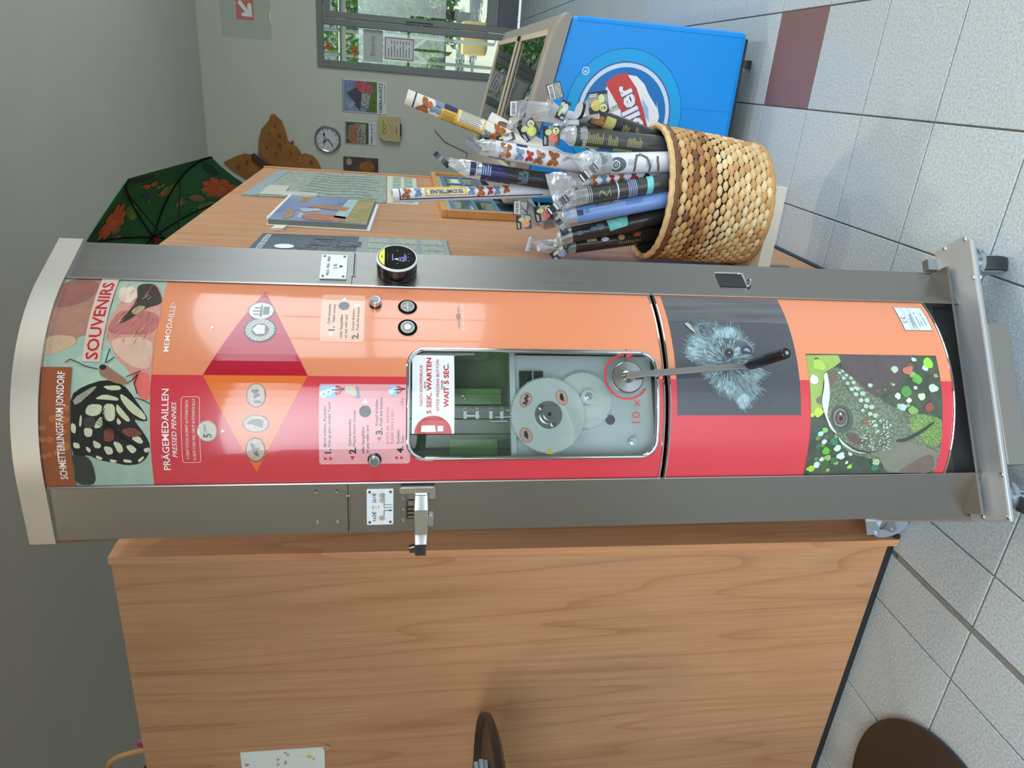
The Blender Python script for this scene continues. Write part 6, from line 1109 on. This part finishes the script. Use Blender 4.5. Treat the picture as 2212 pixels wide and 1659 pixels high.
hp = PH_MONKEY[0][1]; cs_ = sum(p[0] for p in hp)/len(hp); cz_ = sum(p[1] for p in hp)/len(hp)
for k in range(len(hp)):
    (a, b), (c, d) = hp[k], hp[(k+1)%len(hp)]; n = max(2, int(math.hypot(c-a, d-b)/.0022))
    for j in range(n):
        t = j/n; x, z = a+(c-a)*t, b+(d-b)*t; dx, dz = x-cs_, z-cz_; L_ = math.hypot(dx, dz); l_ = rf.uniform(.004,.010)
        hairs += stroke([(x-dx/L_*.004, z-dz/L_*.004), (x+dx/L_*l_+rf.uniform(-.002,.002), z+dz/L_*l_+rf.uniform(-.002,.002))], .0009)
prt('photo_fur_fringe', hairs, .0011, FUR, LD_)
tones = [[], [], []]
for q in range(900):
    x, z = cs_+rf.gauss(0,.036), cz_+rf.gauss(0,.040); dx, dz = x-cs_, z-cz_; L_ = math.hypot(dx, dz)+1e-5
    inside = False
    for (a, b), (c, d) in zip(hp, hp[1:]+hp[:1]):
        if (b > z) != (d > z) and x < (c-a)*(z-b)/(d-b)+a: inside = not inside
    if not inside or math.hypot(x-.062, z-.654) < .016: continue
    tones[rf.choice((0,0,1,2,2))] += stroke([(x, z), (x+dx/L_*.010+rf.uniform(-.002,.002), z+dz/L_*.010+rf.uniform(-.002,.002))], .0010)
for t_, m_ in zip(tones, (FUR, FURD, FURL)): prt('photo_fur_strands', t_, .0013, m_, LD_)
LB_ = gl('photo_leaf_mix', (52,60,56), col2=(78,92,72), vs=30)
prt('photo_background', [rect(-.1858, .2438, .0525, .5240)], .0003, LB_, LD_)
for k, (c, pts) in enumerate(PH_LIZARD[:2]): prt('photo_shape', [pts], .0006+.0001*k, gcol(tuple(c)), LD_)
cols_ = []; 
rb2 = random.Random(21)
def leafy(s, z, r, n=9):
    a0 = rb2.uniform(0, 6.3); return [(s+r*rb2.uniform(.6,1.15)*math.cos(a0+2*PI*k/n), z+r*1.1*rb2.uniform(.6,1.15)*math.sin(a0+2*PI*k/n)) for k in range(n)]
LPAL = [(70,96,60),(96,140,70),(140,176,90),(178,200,170),(48,70,56),(110,90,80),(196,214,208),(60,110,80)]
for q in range(150):
    s_, z_ = rb2.uniform(-.178,.045), rb2.uniform(.251,.517); r_ = rb2.uniform(.003,.009)
    if -.09 < s_ < .04 and z_ > .40 or (s_ > -.05 and z_ < .33 and rb2.random() < .5): continue
    prt('photo_leaf_spot', [smooth_loop(leafy(s_, z_, r_, 7), 1)], .0006+.00001*(q % 20), gcol(rb2.choice(LPAL)), LD_)
for c, s, z, r in PH_BOKEH: prt('photo_leaf_spot', [smooth_loop(leafy(s, z, r), 2)], .0009+.00002*len(cols_), gcol(tuple(c)), LD_); cols_.append(c)
def scale_mat(name, c0, c1, sc):
    m = gl(name, c0); nt = m.node_tree; N = nt.nodes.new; Lk = nt.links.new; uv = N('ShaderNodeUVMap'); uv.uv_map = 'uv'
    v = N('ShaderNodeTexVoronoi'); v.inputs['Scale'].default_value = sc; Lk(uv.outputs[0], v.inputs['Vector'])
    r = N('ShaderNodeValToRGB'); r.color_ramp.elements[0].color = lin(c1); r.color_ramp.elements[0].position = .15; r.color_ramp.elements[1].color = lin(c0); r.color_ramp.elements[1].position = .6
    Lk(v.outputs['Distance'], r.inputs[0])
    n = N('ShaderNodeTexNoise'); n.inputs['Scale'].default_value = 22; Lk(uv.outputs[0], n.inputs['Vector']); mr = N('ShaderNodeMapRange'); mr.inputs['To Min'].default_value = .65; mr.inputs['To Max'].default_value = 1.3; Lk(n.outputs[0], mr.inputs[0])
    s = N('ShaderNodeVectorMath'); s.operation = 'SCALE'; Lk(r.outputs[0], s.inputs[0]); Lk(mr.outputs[0], s.inputs['Scale']); Lk(s.outputs[0], nt.nodes['Principled BSDF'].inputs['Base Color']); return m
LZM = scale_mat('photo_lizard_skin', (92,104,86), (138,150,124), 300); LZG = scale_mat('photo_lizard_neck', (96,128,66), (150,182,108), 330)
for k, (c, pts) in enumerate(PH_LIZARD[2:]): prt('photo_shape', [smooth_loop(pts, 1)], .0017+.00006*k, {'liz': LZM, 'lizgreen': LZG}.get(c) if isinstance(c, str) else gcol(tuple(c)), LD_)
prt('photo_scales', [circ(s, z, r*.8, 9, r*1.05) for s, z, r in PH_SCALES], .0034, gl('photo_scale_pale', (172,196,178), var=.12, vs=60), LD_)
# CE label
ce = prt('type_label', [rect(.1082, .2300, .1706, .2935)], .0006, gl('label_brown', (92,54,54)), LD_); prt('label_field', [rect(.1092, .2310, .1696, .2925)], .0008, gl('label_pale', (206,218,232)), ce)
CEI = gl('label_ink', (56,72,96)); prt('label_lines', stroke([(.1092,.2765),(.1696,.2765)],.0005)+stroke([(.1092,.2620),(.1696,.2620)],.0005)+[rect(.113,.2700,.140,.2712), rect(.120,.2672,.150,.2684), rect(.113,.2645,.152,.2657), rect(.118,.2540,.145,.2552), rect(.150,.2540,.156,.2552), rect(.121,.2480,.133,.2492), rect(.122,.2400,.142,.2412), rect(.146,.2400,.154,.2412)], .0010, CEI, ce)
prt('ce_mark', ringpoly(.1320,.2850,.0036,.0050,PI*.45,PI*1.55,12)+ringpoly(.1420,.2850,.0036,.0050,PI*.45,PI*1.55,12)+[rect(.1370,.2844,.1405,.2856)], .0010, CEI, ce)
# ---- left flange fittings (t to the right is less negative)
WPL = mat('plate_white', (226,234,240), .35); SCR = mat('screw_grey', (120,120,120), .3, metal=.9)
def flprism(name, poly, fm, o0, o1, m, par=mc, bevel=0, smooth=False):
    bm = B(); b_prism(bm, poly, lambda a,b: fm(a,b,o0), lambda a,b: fm(a,b,o1)); return obj(name, bm, m, par, bevel=bevel, smooth=smooth)
def screw(fm, t, z, o, r, par, m=SCR):
    bm = B(); b_cyl(bm, fm(t,z,o), fm(t,z,o+.0016), r, r*.75, seg=14); return obj('screw', bm, m, par, smooth=True)
for t, z in ((-.0166,1.4336),(-.0164,1.3993),(-.0765,1.4330),(-.0765,1.3982)): screw(FL_, t, z, .0015, .0034, mc, CHR)
flprism('slit', rect(-.0951,1.3765,-.0241,1.3835), FL_, .0012, .0030, SS, bevel=.0008); flprism('slit_gap', rect(-.0940,1.3788,-.0250,1.3810), FL_, .0030, .0034, DKI)
cpn = flprism('coin_info_plate', rrect(-.0830,1.3018,-.0115,1.3480,.0015,2), FL_, .0015, .0045, WPL, bevel=.0006)
text('lettering', [('1x2€', -.0750,1.3320,.0066,-.0560,.008), ('2x1€', -.0385,1.3320,.0066,-.0190,.008)], FL_, .0049, mat('plate_ink', (30,36,50), .5), cpn); PIN = MATS['plate_ink']
text('small_lettering', [('oder', -.0510,1.3360,.0032,-.0430), ('or', -.0490,1.3312,.0032,-.0450), ('ou', -.0492,1.3265,.0032,-.0448)], FL_, .0049, PIN, cpn)
decal('arrow_print', stroke([(-.0655,1.3180),(-.0540,1.3180),(-.0540,1.3060)],.0012)+[[(-.0565,1.3085),(-.0515,1.3085),(-.0540,1.3035)]]+stroke([(-.0200,1.3180),(-.0480,1.3180),(-.0480,1.3040)],.0008)+stroke([(-.0425,1.3180),(-.0425,1.3040)],.0008), FL_, .0049, PIN, cpn)
for t, r, m_ in ((-.0690,.0062,COP),(-.0335,.0058,SIL),(-.0235,.0058,SIL)):
    q = decal('printed_coin', [circ(t,1.3215,r,18)], FL_, .0050, SILL, cpn); decal('printed_coin_core', [circ(t,1.3215,r*.68,16)], FL_, .0053, m_, q)
for t in (-.0775,-.0170):
    for z in (1.3070,1.3430): screw(FL_, t, z, .0045, .0026, cpn)
mcn = flprism('coin_mechanism', rrect(-.0890,1.2290,-.0060,1.2915,.005,4), FL_, .0015, .0050, SS, bevel=.0008)
flprism('guard', rrect(-.0150,1.2290,-.0040,1.2920,.004,4), FL_, .005, .016, CHR, mcn, bevel=.002)
for t in (-.0300,-.0520,-.0750): screw(FL_, t, 1.2840, .005, .0034, mcn, CHR)
flprism('lug', rrect(-.0280,1.2290,-.0120,1.2400,.002,3), FL_, .005, .013, CHR, mcn, bevel=.001); flprism('lug', rrect(-.0840,1.2310,-.0620,1.2410,.002,3), FL_, .005, .012, CHR, mcn, bevel=.001)
bm = B()
for k in range(4): b_box(bm, FL_(-.0350-.008*k,1.2700,.014), (.0035,.012,.014), Matrix.Rotation(-AL, 3, 'Z'))
obj('coin_separator', bm, mat('separator_brass', (150,136,120), .35, metal=.8), mcn); 
bm = B()
for k in range(4): b_box(bm, FL_(-.0390-.008*k,1.2710,.013), (.0022,.011,.016), Matrix.Rotation(-AL, 3, 'Z'))
obj('coin_slot', bm, DKI, mcn)
def slide(t, z, o): return FL_(t, z, o)
bm = B(); secs = [(-.0150,.005,.020,1.2425,1.2660),(-.0420,.008,.027,1.2415,1.2670),(-.0900,.010,.030,1.2425,1.2655),(-.1080,.018,.036,1.2430,1.2650)]; prev = None
for t, o0, o1, z0, z1 in secs:
    rg = [bm.verts.new(slide(t,z0,o0)), bm.verts.new(slide(t,z0,o1)), bm.verts.new(slide(t,z1,o1)), bm.verts.new(slide(t,z1,o0))]
    if prev:
        for k in range(4): bm.faces.new((prev[k], prev[(k+1)%4], rg[(k+1)%4], rg[k]))
    else: bm.faces.new(rg)
    prev = rg
bm.faces.new(prev[::-1]); obj('coin_slide', bm, CHR, mcn, bevel=.0018)
sl2 = flprism('slide_end', [(-.1080,1.2435),(-.1080,1.2640),(-.1140,1.2645),(-.1160,1.2740),(-.1270,1.2735),(-.1275,1.2635),(-.1340,1.2630),(-.1340,1.2440)], FL_, .020, .030, mat('dark_chrome', (120,116,116), .12, metal=1), mcn, bevel=.0012)
flprism('slide_pocket', rect(-.1300,1.2490,-.1120,1.2620), FL_, .030, .0306, DKI, mcn)
# ---- right flange fittings
ppl = flprism('price_plate', rrect(.0165,1.3900,.0848,1.4376,.0015,2), FR_, .0015, .0045, WPL, bevel=.0006)
text('lettering', [('PRICE - PRIX - PREIS', .0240,1.4215,.0050,.0790,.012), ('2 €', .0430,1.4080,.0066,.0570,.012)], FR_, .0049, PIN, ppl); decal('arrow_print', [[(.0462,1.4035),(.0550,1.4035),(.0506,1.3965)]], FR_, .0049, PIN, ppl)
for t in (.0220,.0795):
    for z in (1.3955,1.4320): screw(FR_, t, z, .0045, .0026, ppl)
flprism('slit', rect(.0276,1.3735,.0942,1.3805), FR_, .0012, .0030, SS, bevel=.0008); flprism('slit_gap', rect(.0285,1.3758,.0932,1.3782), FR_, .0030, .0034, DKI)
TT, TZ = .0465, 1.2984
tb = B(); b_cyl(tb, FR_(TT,TZ,.001), FR_(TT,TZ,.030), .0370, seg=44); tm = obj('card_terminal', tb, mat('terminal_black', (20,20,22), .18, coat=.4), mc, smooth=True, bevel=.001)
bm = B(); b_cyl(bm, FR_(TT,TZ,.030), FR_(TT,TZ,.0335), .0378, .0365, seg=44); obj('terminal_ring', bm, mat('terminal_white', (226,232,238), .3), tm, smooth=True)
bm = B(); b_cyl(bm, FR_(TT,TZ,.0333), FR_(TT,TZ,.0340), .0348, seg=44); tf = obj('terminal_face', bm, mat('terminal_glass', (12,12,14), .08, coat=.5), tm, smooth=True)
bm = B(); b_cyl(bm, FR_(TT,TZ,.014), FR_(TT,TZ,.0146), .0374, seg=44); obj('terminal_joint', bm, mat('joint_black', (8,8,8), .5), tm)
def tp(a, b, o): return FR_(TT+a, TZ+b, .0341+o)
decal('tap_field', [[(.0335*math.cos(k), .0335*math.sin(k)) for k in [rad(42+96*i/12) for i in range(13)]]], tp, .0002, mat('terminal_yellow', (206,200,70), .4, emit=.25), tf)
decal('tap_icon', [rect(-.003,.0265,.003,.0285)]+[circ(-.009+.006*k,.0165,.0011,8) for k in range(4)], tp, .0005, mat('terminal_ink', (70,70,50), .4), tf)
decal('warning_triangle', stroke([(-.012,-.011),(.0,-.0115),(-.006,.006),(-.012,-.011)],.0012), tp, .0003, mat('screen_blue', (120,130,236), .4, emit=.9), tf)
decal('warning_mark', [rect(-.0068,-.0025,-.0052,.0030), rect(-.0068,-.0075,-.0052,-.0055)], tp, .0003, mat('screen_yellow', (206,206,80), .4, emit=.9), tf)
decal('screen_lines', [rect(-.011,.0075,.008,.0085), rect(-.012,-.0145,.010,-.0135), rect(-.010,-.0170,.006,-.0160)], tp, .0003, MATS['screen_blue'], tf)
decal('key_icon', ringpoly(.010,-.0215,.0014,.0019,n=10)+stroke([(-.012,-.020),(-.009,-.023)],.0006)+stroke([(-.009,-.020),(-.012,-.023)],.0006)+stroke([(-.002,-.0205),(.003,-.0205)],.0006)+stroke([(-.018,.001),(-.0195,-.001),(-.018,-.003)],.0008)+stroke([(.018,.001),(.0195,-.001),(.018,-.003)],.0008), tp, .0003, mat('key_grey', (120,120,124), .4), tf)
# return cup
rc = flprism('return_cup', rect(.0300,.6000,.0725,.6555), FR_, .0012, .0022, DKI)
flprism('cup_edge', rect(.0690,.5960,.0735,.6560), FR_, .0015, .0050, CHR, rc, bevel=.001); flprism('cup_edge', rect(.0300,.5950,.0735,.6000), FR_, .0015, .0050, CHR, rc, bevel=.001)
bm = B(); b_tube(bm, [FR_(.033+.003*k, .5945-.0035*math.sin(PI*k/5), .003+.010*math.sin(PI*k/5)) for k in range(6)], .0016, 6); obj('cup_lip', bm, CHR, rc, smooth=True)
flprism('cup_thumb_notch', circ(.0360,.5985,.0105,16,.0105,PI,2*PI), FR_, .0012, .0020, mat('notch_shade', (96,98,100), .3, metal=.9), rc)
box('front_sill', (-.21, .055, .131), (.21, .059, .30), mat('sill_grey', (84,86,90), .45, metal=.6), mc)
# ---- base with casters
PLT = [(-.275,.050),(.300,.055),(.315,.041),(.3105,-.045),(.1483,-.0466),(.1382,-.0281),(-.1028,-.0345),(-.1033,-.0445),(-.273,-.0495)]
bm = B(); b_prism(bm, PLT, lambda a,b:(a,-b,.118), lambda a,b:(a,-b,.130)); bp = obj('base_plate', bm, SSB, mc, bevel=.004)
for u, v in ((.305,-.0155),(.304,.040),(.2185,.047),(.2225,-.0155),(-.183,-.0145),(-.184,.0458),(-.2647,-.015),(-.266,.0457)):
    bm = B(); b_lathe(bm, [(.005,0),(.005,.0008),(.0035,.0025),(.0001,.003)], 14, c=(u,-v,.130)); obj('bolt', bm, CHR, bp, smooth=True)
box('cross_channel', (-.165, -.049, .066), (.122, .02, .117), mat('channel_grey', (150,148,144), .4, metal=.7), bp, bevel=.003)
for sd in (-1,1): box('base_arm', (sd*.245-.03+(.01 if sd>0 else 0), .03, .104), (sd*.245+.03, .40, .126), SSB, mc, bevel=.003)
ZNC = mat('zinc_plated', (186,196,204), .22, metal=.9); RUB = mat('wheel_rubber', (34,36,40), .6); HUBW = mat('wheel_grey', (150,160,176), .4)
def caster(u, v, ang, ztop, lever=False):
    c = empty('caster', (u, -v, 0), (0, 0, ang)); c.parent = mc
    bm = B(); b_cyl(bm, (0,0,ztop-.014), (0,0,ztop), .030, seg=24); b_cyl(bm, (0,0,ztop-.024), (0,0,ztop-.014), .034, seg=24)
    for s in (-1, 1): b_prism(bm, [(-.030,ztop-.02),(.022,ztop-.02),(.040,.050),(.036,.038),(.024,.040)], lambda a,b,s=s:(s*.021,a,b), lambda a,b,s=s:(s*.024,a,b))
    obj('fork', bm, ZNC, c)
    bm = B(); b_lathe(bm, [(.044,-.016),(.049,-.013),(.050,-.006),(.050,.006),(.049,.013),(.044,.016)], 32, c=(0,.030,.050), q=Matrix.Rotation(PI/2,3,'Y')); w_ = obj('wheel', bm, RUB, c, smooth=True)
    bm = B(); b_cyl(bm, (-.0165,.030,.050), (.0165,.030,.050), .0445, seg=28); obj('wheel_hub', bm, HUBW, w_, smooth=True)
    bm = B(); b_cyl(bm, (-.027,.030,.050), (.027,.030,.050), .006, seg=10); obj('axle', bm, ZNC, c, smooth=True)
    if lever: box('brake_lever', (-.020,-.062,ztop-.052), (.020,-.022,ztop-.044), ZNC, c, bevel=.003)
caster(.262, .015, rad(-12), .118); caster(-.224, .012, rad(150), .118, True); caster(-.262, -.385, rad(35), .104); caster(.262, -.385, rad(-20), .104)
box('lock_pin', (.268,.045,.112), (.292,.062,.150), ZNC, mc)
bm = B(); b_box(bm, (-.288,.372,.122), (.04,.004,.036)); b_box(bm, (-.302,.380,.112), (.008,.03,.008)); obj('rear_bracket', bm, ZNC, mc)
